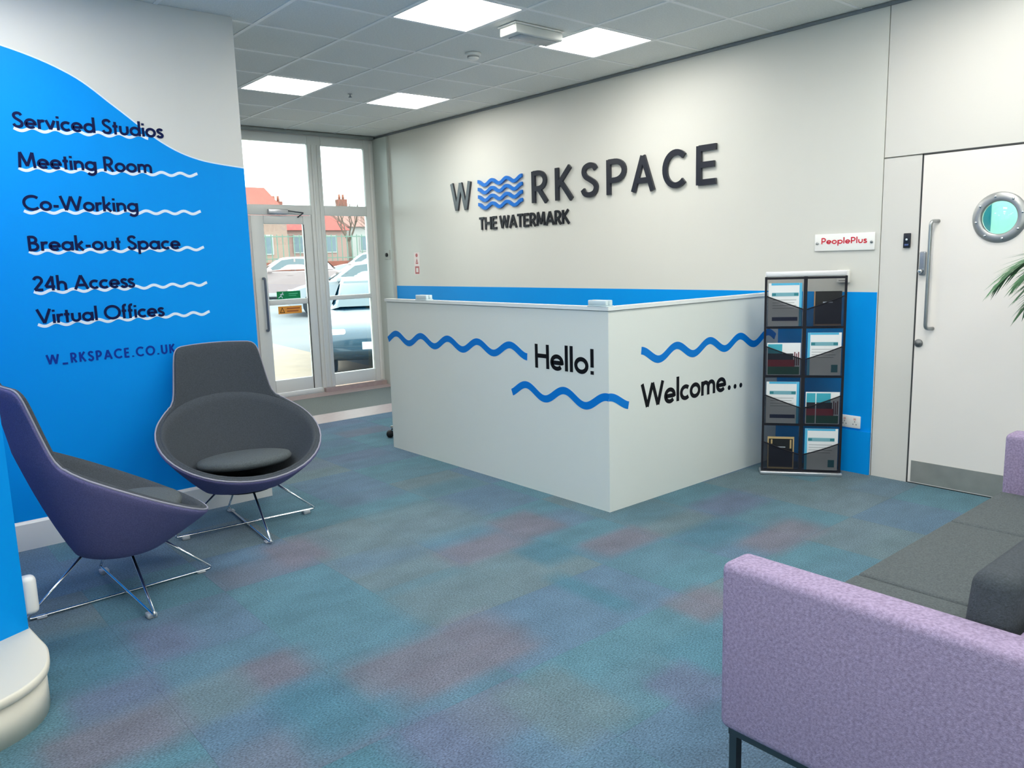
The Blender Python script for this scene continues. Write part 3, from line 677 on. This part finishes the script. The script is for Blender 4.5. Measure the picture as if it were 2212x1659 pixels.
t = thing('fire_notice', 'narrow red and white fire point sticker on the wall above the blue band', 'sign', (XW, 7.70, 1.475))
MB().box(-.0012, -.0002, -.055, .055, -.125, .125).build('backing', mat('notice_pale', (238, 224, 222), .4), t)
NF = frame((-.0013, 0, 0), (0, -1, 0), (0, 0, 1), (-1, 0, 0)); NRED = mat('notice_red', (176, 48, 52), .4)
mb = MB(); mb.prism(arc(0, .092, .022, .022, 0, 360, 12)[:-1], 0, .0006, NF); mb.build('dot_symbol', NRED, t)
mb = MB(); ribbon(mb, [(-.018, -.005), (0, .045), (.020, -.005)], .014, NF, 0, .0006); ribbon(mb, [(-.02, .0), (.02, .0)], .012, NF, 0, .0007); mb.build('arrow_symbol', NRED, t)
mb = MB(); ribbon(mb, [(-.032, -.11), (.032, -.11), (.032, -.042), (-.032, -.042), (-.032, -.11)], .018, NF, 0, .0006); mb.build('frame_symbol', NRED, t)
t = thing('door_release_button', 'small round door release button on the wall by the glazed entrance', 'button', (XW-.0302, 8.28, 1.585))
MB().rbox(-.01, 0, -.06, .06, -.055, .055, .004, 2).build('plate', mat('button_grey', (186, 192, 188), .4), t)
MB().lathe([(.024, 0), (.022, .014), (0, .016)], 16, lambda x, y, h: (-.0103-h, x, y)).build('button', BLACK, t)
t = thing('room_sensor', 'small white room sensor box behind the leaflet stand top corner', 'sensor', (XW, 2.60, 1.32))
MB().rbox(-.024, -.0003, -.042, .042, -.042, .042, .005, 2).build('case', WHITE, t)
MB().box(-.0252, -.0243, -.025, .025, -.03, -.024).build('vent_slot', mat('slot_grey', (150, 150, 150), .6), t)
t = thing('wall_socket', 'white double wall socket low on the blue painted wall', 'socket', (XW-.0018, 2.518, .347))
MB().rbox(-.012, -.0003, -.072, .072, -.042, .042, .004, 2).build('plate', mat('socket_white', (240, 240, 240), .3), t)
for s in (-1, 1):
    MB().box(-.0135, -.0123, s*.035-.008, s*.035+.008, .012, .026).build('switch', mat('switch_red_white', (226, 190, 190), .4), t)
    hol = MB()
    for a, b in ((0, .002), (-.011, -.016), (.011, -.016)): hol.box(-.0128, -.0122, s*.035+a-.003, s*.035+a+.003, b-.004, b+.004)
    hol.build('pin_holes', mat('pin_hole', (140, 140, 146), .6), t)

# ================================================================== LEAFLET STAND
p0, p1_ = Vector((4.650, 2.905, 0)), Vector((4.948, 2.498, 0)); u_ = (p1_-p0).normalized()
RZ = math.atan2(u_.y, u_.x); mid = (p0+p1_)/2
sd = thing('leaflet_stand', 'tall black mesh leaflet stand with eight pockets beside the desk', 'stand', mid, RZ)
HW, SH = .2535, 1.335
MB().rbox(-HW-.008, HW+.008, -.03, .09, .0, .024, .006, 2).build('base_bar', ALU, sd)
MB().rbox(-HW+.004, HW-.004, -.012, .012, SH-.004, SH+.03, .006, 2).build('top_bar', mat('top_bar_pale', (228, 228, 232), .35, .2), sd)
MB().tube([(0, .05, .024), (0, .045, SH)], .01, 10).build('support_pole', ALU, sd)
rows = [(.030, .345), (.345, .672), (.672, .998), (.998, SH-.005)]
MB().box(-HW, HW, -.001, .001, .026, SH-.004).build('mesh_back', mat_mesh('black_mesh_backing', (16, 22, 40), .72), sd)
bd = .011
for x in (-HW, HW-bd*1.3): MB().box(x, x+bd*1.3, -.008, .004, .025, SH-.004).build('edge_binding', BLACKFAB, sd)
MB().box(-.011, .011, -.009, .004, .025, SH-.004).build('edge_binding', BLACKFAB, sd)
for z in [r[0] for r in rows]+[SH-.014]: MB().box(-HW+.0145, HW-.0145, -.0085, .0035, z-.007, z+.007).build('row_binding', BLACKFAB, sd)
def pocket(col, r):
    x0, x1 = (-HW+.0145, -.0112) if col == 0 else (.0112, HW-.0145)
    z0, z1 = r; h = z1-z0; lo, hi = z0+.36*h, z0+.62*h
    za, zb = (hi, lo) if col == 0 else (lo, hi)
    mb = MB(); N = 8
    for i in range(N+1):
        t = i/N; x = x0+(x1-x0)*t; bul = .012+.016*math.sin(math.pi*t)
        zt = za+(zb-za)*t
        mb.v += [(x, -bul*.8, z0+.0072), (x, -bul-.004, z0+.5*(zt-z0)), (x, -bul-.003, zt)]
    for i in range(N):
        for j in range(2): mb.f.append((i*3+j, i*3+3+j, i*3+4+j, i*3+1+j)); mb.sm.append(True)
    pk = mb.build('pocket', MESHF, sd, recalc=False)
    MB().tube([(mb.v[i*3+2][0], mb.v[i*3+2][1], mb.v[i*3+2][2]) for i in range(N+1)], .0042, 6).build('pocket_trim', BLACKFAB, pk)
for r in rows:
    for c in (0, 1): pocket(c, r)
PAPER = mat('paper_white', (238, 240, 242), .5); CY = mat('print_sky_blue', (80, 185, 226), .5); TL = mat('print_teal', (40, 128, 140), .5)
TL2 = mat('print_pale_teal', (120, 176, 190), .5); PGREY = mat('print_grey', (176, 180, 184), .5)
sd_m = Matrix.Translation(mid) @ Matrix.Rotation(RZ, 4, 'Z')
def leaflet_base(name, lab, col, row, w, h, dx=0., lift=.010):
    xc = (-.126 if col == 0 else .126)+dx; z0 = rows[row][0]+lift
    t = thing(name, lab, 'leaflet', sd_m @ Vector((xc, -.007, z0)), RZ, 'leaflets in the stand')
    return t
def bx(t, nm, m, x0, x1, z0, z1, d=.0004, par=None): return MB().box(x0, x1, -.0022-d, -.0021, z0, z1).build(nm, m, par or t)
def white_leaflet(col, row, lab, side):
    t = leaflet_base('leaflet', lab, col, row, .21, .29); h = .282
    pg = MB().box(-.104, .104, -.002, .002, 0, h).build('cover', PAPER, t)
    bx(t, 'side_border', CY, *((.088, .104) if side > 0 else (-.104, -.088)), 0, h)
    bx(t, 'top_border', CY, -.087, .087, h-.014, h)
    bx(t, 'heading_band', TL2, -.083, .083, h-.086, h-.062)
    bx(t, 'heading_mark', TL, -.083, -.058, h-.082, h-.066, .0008); bx(t, 'heading_mark', TL, .055, .083, h-.082, h-.066, .0008)
    for k in range(4): bx(t, 'text_block', PGREY, -.078, .07-.012*(k % 2), h-.112-k*.018, h-.108-k*.018)
    bx(t, 'corner_block', TL, .045, .085, .02, .07) if side < 0 else bx(t, 'footer_band', mat('print_navy', (30, 44, 90), .5), -.08, .08, .035, .06)
white_leaflet(0, 3, 'white and sky blue leaflet in the top left pocket', 1)
white_leaflet(1, 2, 'white and sky blue leaflet in the right pocket of the second row', -1)
white_leaflet(0, 1, 'white and sky blue leaflet in the left pocket of the third row', 1)
white_leaflet(1, 0, 'white and sky blue leaflet in the bottom right pocket', -1)
def dark_leaflet(col, row, lab, gold):
    t = leaflet_base('leaflet', lab, col, row, .17, .2, .012 if col else -.004)
    h = .225 if not gold else .222
    MB().box(-.085, .085, -.002, .002, 0, h).build('cover', mat('print_black', (20, 22, 26), .4), t)
    fm = mat('print_gold', (196, 170, 120), .45) if gold else mat('print_tan', (150, 120, 90), .45)
    bx(t, 'border', fm, -.085, .085, 0, .012); bx(t, 'border', fm, -.085, -.077, .0121, h)
    if gold:
        bx(t, 'border', fm, -.0769, .085, h-.014, h); bx(t, 'border', fm, .077, .085, .0121, h-.0141); bx(t, 'ornament', fm, .058, .068, h-.08, h-.02); bx(t, 'ornament', fm, -.064, -.054, h-.05, h-.02)
    bx(t, 'title', mat('print_pale', (170, 180, 190), .5), -.03, .03, h-.075, h-.068)
dark_leaflet(1, 3, 'small black leaflet in the top right pocket', False)
dark_leaflet(0, 0, 'black leaflet with gold border in the bottom left pocket', True)
def photo_leaflet(col, row, lab, flip):
    t = leaflet_base('leaflet', lab, col, row, .21, .2)
    h = .215
    MB().box(-.106, .106, -.002, .002, 0, h).build('cover', PAPER, t)
    bx(t, 'sky_print', mat('print_cyan', (60, 170, 190), .5), -.100, .05 if flip else -.01, h-.07, h-.008)
    bx(t, 'dark_print', mat('print_dark', (26, 28, 40), .5), -.100, .06, h-.112, h-.0701)
    bx(t, 'red_print', mat('print_red', (176, 34, 44), .5), -.100, .07, h-.158, h-.1121)
    bx(t, 'green_print', mat('print_green', (30, 110, 80), .5), -.100, .1, .004, h-.1581)
    if flip: bx(t, 'fold_line', PAPER, -.045, -.039, 0, h, .0009)
    for k in range(3): bx(t, 'figure_print', mat('print_maroon', (110, 50, 60), .5), .066+k*.012, .073+k*.012, h-.15, h-.06-.01*(k % 2), .0009)
photo_leaflet(0, 2, 'red and green picture leaflet in the left pocket of the second row', False)
photo_leaflet(1, 1, 'red and green picture leaflet in the right pocket of the third row', True)

# ================================================================== LOUNGE CHAIRS
def interp(tab, x):
    if x <= tab[0][0]: return tab[0][1]
    for (a, fa), (b, fb) in zip(tab, tab[1:]):
        if x <= b:
            t = (x-a)/(b-a); t = t*t*(3-2*t)*.35+t*.65; return fa+(fb-fa)*t
    return tab[-1][1]
HT = [(0, 1.0), (27, 1.0), (30, .988), (32, .962), (33.5, .92), (34.5, .86), (35.5, .75), (36.5, .60), (37.5, .45), (38.5, .31), (39.5, .20), (41, .115), (44, .055), (49, .02), (57, 0)]
def make_chair(name, label, loc, rz):
    t = thing(name, label, 'chair', loc, rz, 'lounge chairs by the mural wall')
    ph = [0]+[4*i for i in range(1, 6)]+[22+i for i in range(0, 9)]+[31+.5*i for i in range(0, 22)]+[42+i for i in range(0, 10)]+[54, 58, 62, 66, 70, 76, 84, 92, 100, 108, 116, 124, 132, 140, 148, 156, 164, 172]
    th = [180-p for p in ph]+[0]+[-(180-p) for p in reversed(ph[1:])]        # angle from front, degrees
    th = sorted(set(th)); NT = len(th); NC, NE = 10, 8
    def pt(a, k):
        r = math.radians(a); ca, sa = math.cos(r), math.sin(r)
        bf, bs, bz = .19*ca, .225*sa, .25
        ef, es = .375*ca, .455*sa; ez = .54-.527*ef
        if k <= NC:
            q = k/NC; bul = .008*math.sin(math.pi*q)
            return Vector((bf+(ef-bf)*q+bul*ca, bs+(es-bs)*q+bul*sa, bz+(ez-bz)*q**1.08))
        v = (k-NC)/NE; p = 180-abs(a); h = interp(HT, p) if p < 70 else 0
        tf = -.375-.05+(ef+.375)*.7; tz = 1.035-.012*(p/34)**2; ts = es*.965
        vv = h*v
        return Vector((ef+(tf-ef)*vv, es+(ts-es)*vv, ez+(tz-ez)*vv))
    G = [[pt(a, k) for k in range(NC+NE+1)] for a in th]
    K = NC+NE+1
    def nrm(i, k):
        a = G[(i+1) % NT][k]-G[i-1][k]
        for kk in (k, min(k, NC)):
            b = G[i][min(kk+1, NC if kk <= NC else K-1)]-G[i][max(kk-1, 0)]
            if b.length > 2e-3: break
        n = a.cross(b); return n.normalized() if n.length > 1e-9 else Vector((0, 0, 1))
    Nn = [[nrm(i, k) for k in range(K)] for i in range(NT)]
    THK = .034
    inn = [[G[i][k]-Nn[i][k]*THK for k in range(K)] for i in range(NT)]
    rim = []
    for i in range(NT):
        upv = (G[i][K-1]-G[i][K-3]);
        if upv.length < 2e-3: upv = G[i][NC]-G[i][NC-1]
        rim.append((G[i][K-1]+inn[i][K-1])/2+upv.normalized()*.011)
    def grid(rows_):   # rows_[k][i]
        mb = MB(); R_ = len(rows_)
        for r_ in rows_: mb.v += [tuple(p) for p in r_]
        for k in range(R_-1):
            for i in range(NT):
                j = (i+1) % NT; mb.f.append((k*NT+i, k*NT+j, (k+1)*NT+j, (k+1)*NT+i)); mb.sm.append(True)
        return mb
    orows = [[G[i][k] for i in range(NT)] for k in range(K)]
    o = grid(orows+[[ (G[i][K-1]*.72+rim[i]*.28)+(rim[i]-(G[i][K-1]+inn[i][K-1])/2)*.55 for i in range(NT)], rim])
    o.f.append(tuple(range(NT-1, -1, -1))); o.sm.append(False)
    o.build('outer_shell', LILAC2, t)
    irows = [[inn[i][k]-Nn[i][k]*.012*min(1, k/3) for i in range(NT)] for k in range(NC)]+[[inn[i][NC]*.94+inn[i][NC-1]*.06-Nn[i][NC]*.012 for i in range(NT)], [inn[i][NC]-Nn[i][NC]*.006 for i in range(NT)], [inn[i][NC] for i in range(NT)]]
    ib = grid(irows); ib.f.append(tuple(range(NT))); ib.sm.append(False)
    ib.build('seat_liner', GREYF2, t)
    brow = [[inn[i][k] for i in range(NT)] for k in range(NC, K)]+[[(inn[i][K-1]*.72+rim[i]*.28)+(rim[i]-(G[i][K-1]+inn[i][K-1])/2)*.55 for i in range(NT)], rim]
    # the back pad, set a touch behind the liner's elliptical edge
    grid(brow).build('back_liner', GREYF2, t)
    MB().tube([rim[i]+Nn[i][K-1]*.004 for i in range(NT)], .0048, 6, closed=True).build('piping', PIPING, t)
    cu = MB(); n = 40; prof = [(.0, .380), (.90, .380), (.99, .394), (1.0, .408), (.96, .424), (.80, .434), (.4, .438), (0, .438)]
    cv = []
    for r_, z in prof:
        for q in range(n):
            a = 2*math.pi*q/n; cv.append((.035+.245*r_*math.cos(a), .262*r_*math.sin(a), z+.02*r_*math.cos(a)))
    cu.add(cv, [(i*n+q, i*n+(q+1) % n, (i+1)*n+(q+1) % n, (i+1)*n+q) for i in range(len(prof)-1) for q in range(n)], True)
    cu.build('seat_cushion', GREYF, t)
    MB().lathe([(.16, .235), (.16, .254)], 24).build('mounting_plate', BLACK, t)
    for axis in (0, 1):
        d = Vector((1, 0, 0)) if axis == 0 else Vector((0, 1, 0)); zf = .0075+axis*.0125
        P_ = [d*.15+Vector((0, 0, .245)), d*.412+Vector((0, 0, zf)), d*-.412+Vector((0, 0, zf)), d*-.15+Vector((0, 0, .245))]
        MB().tube(fillet(P_, .03, 6), .0065, 8).build('base_rod', CHROME, t)
        for s in (-1, 1):
            c = d*(.35*s); MB().rbox(c.x-.02, c.x+.02, c.y-.02, c.y+.02, 0, zf+.002, .003, 1).build('glide', mat('clear_glide', (170, 178, 186), .3), t)
    return t
make_chair('lounge_chair', 'charcoal tub lounge chair on wire base facing the camera before the mural', (1.655, 4.395, 0), math.radians(-95))
make_chair('lounge_chair', 'violet backed tub lounge chair on wire base seen from the side at left', (.850, 3.862, 0), math.radians(2))

# ================================================================== SOFA
SX0, SX1, SY0, SY1 = 1.652, 3.80, .405, 1.146
sf = thing('sofa', 'lilac and charcoal three seat sofa on slim metal legs', 'sofa', (SX0, SY0, 0))
LX, LY = SX1-SX0, SY1-SY0; AT = .118
MB().rbox(0, AT, 0, LY, .245, .71, .024, 5).build('arm', LILAC, sf)
MB().rbox(LX-AT, LX, 0, LY, .245, .71, .024, 5).build('arm', LILAC, sf)
MB().rbox(AT-.012, LX-AT+.012, .0, .095, .245, .7085, .018, 4).build('backrest', LILAC, sf)
MB().rbox(AT+.002, LX-AT-.002, .0955, LY-.012, .245, .345, .008, 2).build('seat_frame', LILAC, sf)
bnd = [AT+.002, 2.405-SX0, 3.140-SX0, LX-AT-.002]
for k in range(3):
    a, b = bnd[k], bnd[k+1]
    MB().rbox(a+.0025, b-.0025, .098, LY, .3455, .46, .016, 4).build('seat_cushion', GREYF, sf)
    bc = MB().rbox(a+.004, b-.004, .13, .228, .4605, .812, .034, 5); bc.v = [(x, y-(z-.4605)*.09, z) for x, y, z in bc.v]
    bc.build('back_cushion', GREYF2, sf)
MB().box(.02, .045, .03, LY-.02, .225, .2445).build('under_rail', GUNM, sf); MB().box(LX-.045, LX-.02, .03, LY-.02, .225, .2445).build('under_rail', GUNM, sf)
MB().box(.0455, LX-.0455, LY-.06, LY-.035, .225, .2445).build('under_rail', GUNM, sf)
for x in (.02, LX-.045):
    for y in (.05, LY-.045): MB().box(x, x+.025, y, y+.022, 0, .2248).build('leg', GUNM, sf)

# ================================================================== POTTED PALM (only frond tips reach the frame)
pm = thing('potted_palm', 'green palm fronds reaching in from the right edge', 'plant', (4.42, .70, 0))
MB().lathe([(.15, 0), (.19, .36), (.2, .38), (.18, .38), (.17, .33), (0, .33)], 28).build('pot', mat('pot_white', (225, 225, 222), .4), pm)
MB().lathe([(0, .3), (.165, .335), (0, .338)], 20).build('soil', mat('soil', (50, 40, 32), .95), pm)
STEMM = mat('palm_stem', (92, 84, 58), .8); LEAF = mat('palm_leaf', (74, 118, 82), .5, noise=(8, .25))
for k in range(3):
    a = k*2.1; MB().tube([(.05*math.cos(a), .05*math.sin(a), .33), (.06*math.cos(a), .06*math.sin(a), .75), (.08*math.cos(a), .08*math.sin(a), 1.12)], [.02, .017, .014], 8).build('stem', STEMM, pm)
def frond(az, reach, rise, droop, base):
    P_ = []; N = 12
    for i in range(N+1):
        q = i/N; r_ = reach*q; z = base+rise*math.sin(math.pi*.62*q)-droop*q**3
        P_.append(Vector((math.cos(az)*(.05+r_), math.sin(az)*(.05+r_), z)))
    mb = MB().tube(P_, [.006*(1-.75*i/N)+.001 for i in range(N+1)], 5)
    for i in range(2, N+1):
        for hlf in (0, .33, .67):
            if i == N and hlf: continue
            p = P_[i] if not hlf else P_[i]*(1-hlf)+P_[i+1]*hlf
            d = (P_[min(i+1, N)]-P_[i-1]).normalized(); side = d.cross(Vector((0, 0, 1))).normalized()
            ln = .26*math.sin(math.pi*(.18+.72*i/N))+.05
            for s in (-1, 1):
                dr = (d*.75+side*s*.62+Vector((0, 0, -.22-random.random()*.2))).normalized()
                e = p+dr*ln; m_ = p+dr*ln*.45+Vector((0, 0, .012)); wv = dr.cross(Vector((0, 0, 1))).normalized()*.0075
                mb.add([p, m_+wv, e, m_-wv], [(0, 1, 2, 3)])
    return mb.build('frond', LEAF, pm, recalc=False)
for az, reach, rise, droop, base in ((math.radians(98), .66, .42, .17, 1.11), (math.radians(90), .56, .36, .22, 1.10), (math.radians(104), .56, .42, .12, 1.08), (math.radians(84), .58, .42, .18, 1.08), (math.radians(122), .52, .46, .2, 1.16), (math.radians(30), .45, .5, .2, 1.1), (math.radians(165), .6, .5, .25, 1.1),
    (math.radians(205), .6, .55, .2, 1.1), (math.radians(250), .55, .5, .25, 1.1), (math.radians(300), .5, .55, .2, 1.1), (math.radians(345), .45, .6, .2, 1.1), (math.radians(60), .5, .7, .1, 1.12), (math.radians(190), .4, .75, .1, 1.12)):
    frond(az, reach, rise, droop, base)

# ================================================================== OUTSIDE
gz = lambda y: -.22+.034*(y-11.4)
def slab(x0, x1, y0, y1, dz, th=.2): return MB().add([(x, y, gz(y)+dz-t) for t in (th, 0) for (x, y) in ((x0, y0), (x1, y0), (x1, y1), (x0, y1))], [(3, 2, 1, 0), (4, 5, 6, 7), (0, 1, 5, 4), (1, 2, 6, 5), (2, 3, 7, 6), (3, 0, 4, 7)])
o = slab(-30, 70, YWIN+.14, 90, 0).build('car_park_ground', mat('tarmac', (112, 112, 114), .9, noise=(.6, .1)))
tag(o, 'pale tarmac car park outside the entrance', 'ground', kind='structure')
o = slab(1.0, 6.6, YWIN+.14, 19.5, .012, .01).build('entrance_paving', mat('beige_paving', (142, 124, 108), .85, noise=(3, .08)))
tag(o, 'beige paved path outside the glass door', 'path', kind='structure')
def make_car(label, col, loc, rz, dark=False):
    t = thing('car', label, 'car', loc, rz, 'cars parked outside'); PAINT = mat('car_paint_%d_%d_%d' % col, col, .25, spec=.6, coat=.6)
    L, Wd = 4.2, .86
    side = catmull([(-2.08, .42), (-2.06, .72), (-1.95, .92), (-1.2, .98), (-.3, .97), (.75, .97), (1.35, .88), (1.85, .74), (2.06, .58), (2.08, .38)], 5)
    pr = side+[(1.72, .22), (-1.72, .22)]
    def section(k, y):  # slight tumblehome at the flanks
        return [(x*(1-.02*k), y, .22+(z-.22)*(1-.05*k)) for x, z in pr]
    mb = MB(); n = len(pr); ysx = [(1, -Wd), (.2, -Wd+.06), (0, -.4), (0, .4), (.2, Wd-.06), (1, Wd)]
    for k, y in ysx: mb.v += section(k, y)
    for j in range(5):
        for i in range(n): mb.f.append((j*n+i, j*n+(i+1) % n, (j+1)*n+(i+1) % n, (j+1)*n+i)); mb.sm.append(True)
    mb.f += [tuple(range(n)), tuple(range(5*n, 6*n))]; mb.sm += [False, False]
    mb.build('body', PAINT, t)
    roof = catmull([(-1.75, .95), (-1.45, 1.25), (-1.0, 1.42), (-.3, 1.46), (.2, 1.40), (.85, 1.0)], 6); rn = len(roof)
    mb = MB()
    for y, s in ((-.78, .0), (-.60, 1.), (.60, 1.), (.78, .0)):
        mb.v += [(x*(.98 if s else 1.0), y, z if s else .95+(z-.95)*.12) for x, z in roof]
    for j in range(3):
        for i in range(rn-1): mb.f.append((j*rn+i, j*rn+i+1, (j+1)*rn+i+1, (j+1)*rn+i)); mb.sm.append(True)
    mb.build('cabin', PAINT, t)
    CG = mat('car_glass', (60, 78, 86), .08, spec=.8)
    for s in (-1, 1):
        w_ = [(-1.35, 1.0), (-1.15, 1.22), (-.9, 1.36), (-.3, 1.40), (.15, 1.35), (.62, 1.03)]
        mb = MB().prism(w_, 0, .004, lambda a, b, c, s=s: (a, s*(.775-(b-.96)*.36+.012+c), b)); mb.build('side_window', CG, t)
        MB().box(-.32, -.26, s*.655-.02, s*.655+.02, .98, 1.39).build('pillar', PAINT, t)
        mr_ = MB().rbox(.52, .68, min(s*.86, s*1.02), max(s*.86, s*1.02), .93, 1.06, .03, 3).build('wing_mirror', PAINT, t)
        MB().rbox(1.80, 2.0, min(s*.5, s*.8), max(s*.5, s*.8), .60, .72, .03, 2).build('headlight', mat('headlamp', (225, 232, 238), .1), t)
        MB().rbox(-2.07, -1.95, min(s*.55, s*.8), max(s*.55, s*.8), .68, .84, .02, 2).build('tail_light', mat('tail_red', (170, 30, 30), .2), t)
        MB().box(-.2, .0, min(s*.863, s*.875), max(s*.863, s*.875), .82, .845).build('door_handle', PAINT, t)
        for x in (-1.28, 1.30):
            wh = MB().lathe([(.0, .0), (.31, .0), (.32, .03), (.32, .17), (.3, .2), (.21, .2)], 28, lambda a, b, h, s=s, x=x: (x+a, s*(.69+h), .32+b)).build('wheel', mat('tyre', (30, 31, 33), .8), t)
            MB().lathe([(0, .205), (.08, .21), (.19, .2), (.205, .195)], 20, lambda a, b, h, s=s, x=x: (x+a, s*(.692+h), .32+b)).build('hub_cap', ALU, wh)
    ws = [(.24, 1.36), (.80, 1.0)]
    MB().add([(.22, -.56, 1.395), (.22, .56, 1.395), (.86, .66, 1.0), (.86, -.66, 1.0)], [(0, 1, 2, 3)]).build('windscreen', CG, t)
    MB().add([(-1.44, -.56, 1.285), (-1.44, .56, 1.285), (-1.74, .64, .99), (-1.74, -.64, .99)], [(3, 2, 1, 0)]).build('rear_screen', CG, t)
    MB().box(2.06, 2.085, -.26, .26, .42, .53).build('number_plate', VWHITE, t)
    return t
def car_at(x, y, *a): return (x, y, gz(y))
make_car('white car parked far across the car park', (150, 152, 155), (19.2, 33.3, gz(33.3)), math.radians(152))
make_car('dark blue car parked closest outside the fixed window', (26, 58, 76), (7.15, 12.05, gz(12.05)), math.radians(239))
make_car('silver white car behind the dark blue car', (140, 146, 152), (11.4, 20.2, gz(20.2)), math.radians(155))
make_car('pale pink silver car seen through the entrance door', (150, 132, 132), (12.4, 27.3, gz(27.3)), math.radians(160))
# boundary wall, railings, houses, trees
bw = MB(); bw.box(-12, 50, 38.0, 38.25, gz(38)-.3, gz(38)+.95)
o = bw.build('boundary_wall', mat('red_brick', (128, 72, 58), .9, noise=(3, .15))); tag(o, 'low red brick boundary wall behind the parked cars', 'wall', kind='structure')
rl = thing('railing', 'pale green metal railing on the brick boundary wall', 'fence', (0, 38.12, gz(38)+.95)); GR = mat('railing_green', (92, 118, 104), .6)
MB().box(4, 34, -.02, .02, 1.25, 1.30).build('top_rail', GR, rl); MB().box(4, 34, -.02, .02, .15, .2).build('bottom_rail', GR, rl)
pm_ = MB().box(-.02, .02, -.015, .015, 0, 1.38).mesh('baluster', GR)
for k in range(100):
    o = bpy.data.objects.new('baluster', pm_); COL.objects.link(o); o.parent = rl; o.location = (4.1+k*.3, 0, 0)
def house(label, x, y, w_, d_, h_, rh, wallc, roofc):
    z = gz(y)
    t = thing('house', label, 'house', (x, y, z), 0., 'houses beyond the car park')
    MB().box(-w_/2, w_/2, -d_/2, d_/2, -.5, h_).build('house_wall', mat('house_wall_%d_%d_%d' % wallc, wallc, .9), t)
    MB().prism([(-d_/2-.3, h_), (d_/2+.3, h_), (0, h_+rh)], -w_/2-.2, w_/2+.2, lambda u, v, q: (q, u, v)).build('roof', mat('roof_%d_%d_%d' % roofc, roofc, .85, noise=(2, .12)), t)
    ch = MB().box(-w_*.3-.35, -w_*.3+.35, -.35, .35, h_+rh*.55, h_+rh+.9).build('chimney', mat('chimney_brick', (120, 70, 58), .9), t)
    for k in (-1, 1): MB().lathe([(.11, h_+rh+.9), (.09, h_+rh+1.3)], 10, lambda a, b, q, k=k: (-w_*.3+a+k*.17, b, q)).build('chimney_pot', mat('pot_clay', (130, 76, 58), .9), ch)
    for i in range(int(w_/2.4)):
        for zz in (1.0, 3.5):
            if zz+1.3 > h_: continue
            xx = -w_/2+1.2+i*2.4
            f_ = MB().box(xx-.5, xx+.5, -d_/2-.06, -d_/2-.001, zz, zz+1.25).build('house_window', mat('house_win_frame', (160, 160, 158), .5), t)
            MB().box(xx-.42, xx+.42, -d_/2-.075, -d_/2-.0605, zz+.08, zz+1.17).build('pane', mat('house_pane', (90, 105, 115), .2), f_)
house('terraced house with red roof and chimneys left of the door', 18.6, 52, 7.5, 7, 3.4, 2.1, (150, 124, 112), (134, 66, 54))
house('low house with bright red roof above the entrance door', 26.6, 56, 5, 6, 2.6, 1.3, (150, 120, 112), (146, 56, 48))
house('white rendered house seen through the fixed window', 34.4, 60, 6, 7, 2.9, 1.5, (158, 156, 152), (130, 90, 82))
house('pale house with pink roof at the right of the window', 44.0, 62, 8, 7, 3.0, 1.7, (156, 150, 146), (138, 92, 88))
BARK = mat('bare_bark', (96, 82, 72), .9)
def bare_tree(label, x, y, h_, seed):
    rnd = random.Random(seed); t = thing('bare_tree', label, 'tree', (x, y, gz(y)), 0, 'bare trees beyond the car park')
    MB().tube([(0, 0, -.2), (.05, 0, h_*.2), (0, .05, h_*.38)], [.14, .11, .09], 8).build('trunk', BARK, t)
    br = MB()
    def grow(p, d, ln, r_, lv):
        e = p+d*ln; br.tube([p, (p+e)/2+Vector((rnd.uniform(-.05, .05), rnd.uniform(-.05, .05), .03))*ln, e], [r_, r_*.8, r_*.55], 5, caps=False)
        if lv:
            for k in range(3):
                nd = (d+Vector((rnd.uniform(-.75, .75), rnd.uniform(-.75, .75), rnd.uniform(-.1, .6)))).normalized(); grow(p+d*ln*(.6+.2*k), nd, ln*.66, r_*.5, lv-1)
    for k in range(5):
        a = k*1.26+rnd.random(); grow(Vector((0, .04, h_*.36)), Vector((math.cos(a)*.55, math.sin(a)*.55, 1)).normalized(), h_*.27, .06, 3)
    br.build('branches', BARK, t, recalc=False)
bare_tree('bare branching tree above the fixed window houses', 25.4, 46, 5.2, 3)
bare_tree('bare branching tree at the right of the fixed window', 27.2, 45, 4.4, 5)
bare_tree('bare tree behind the red roofed house', 23.6, 60, 6.6, 9)
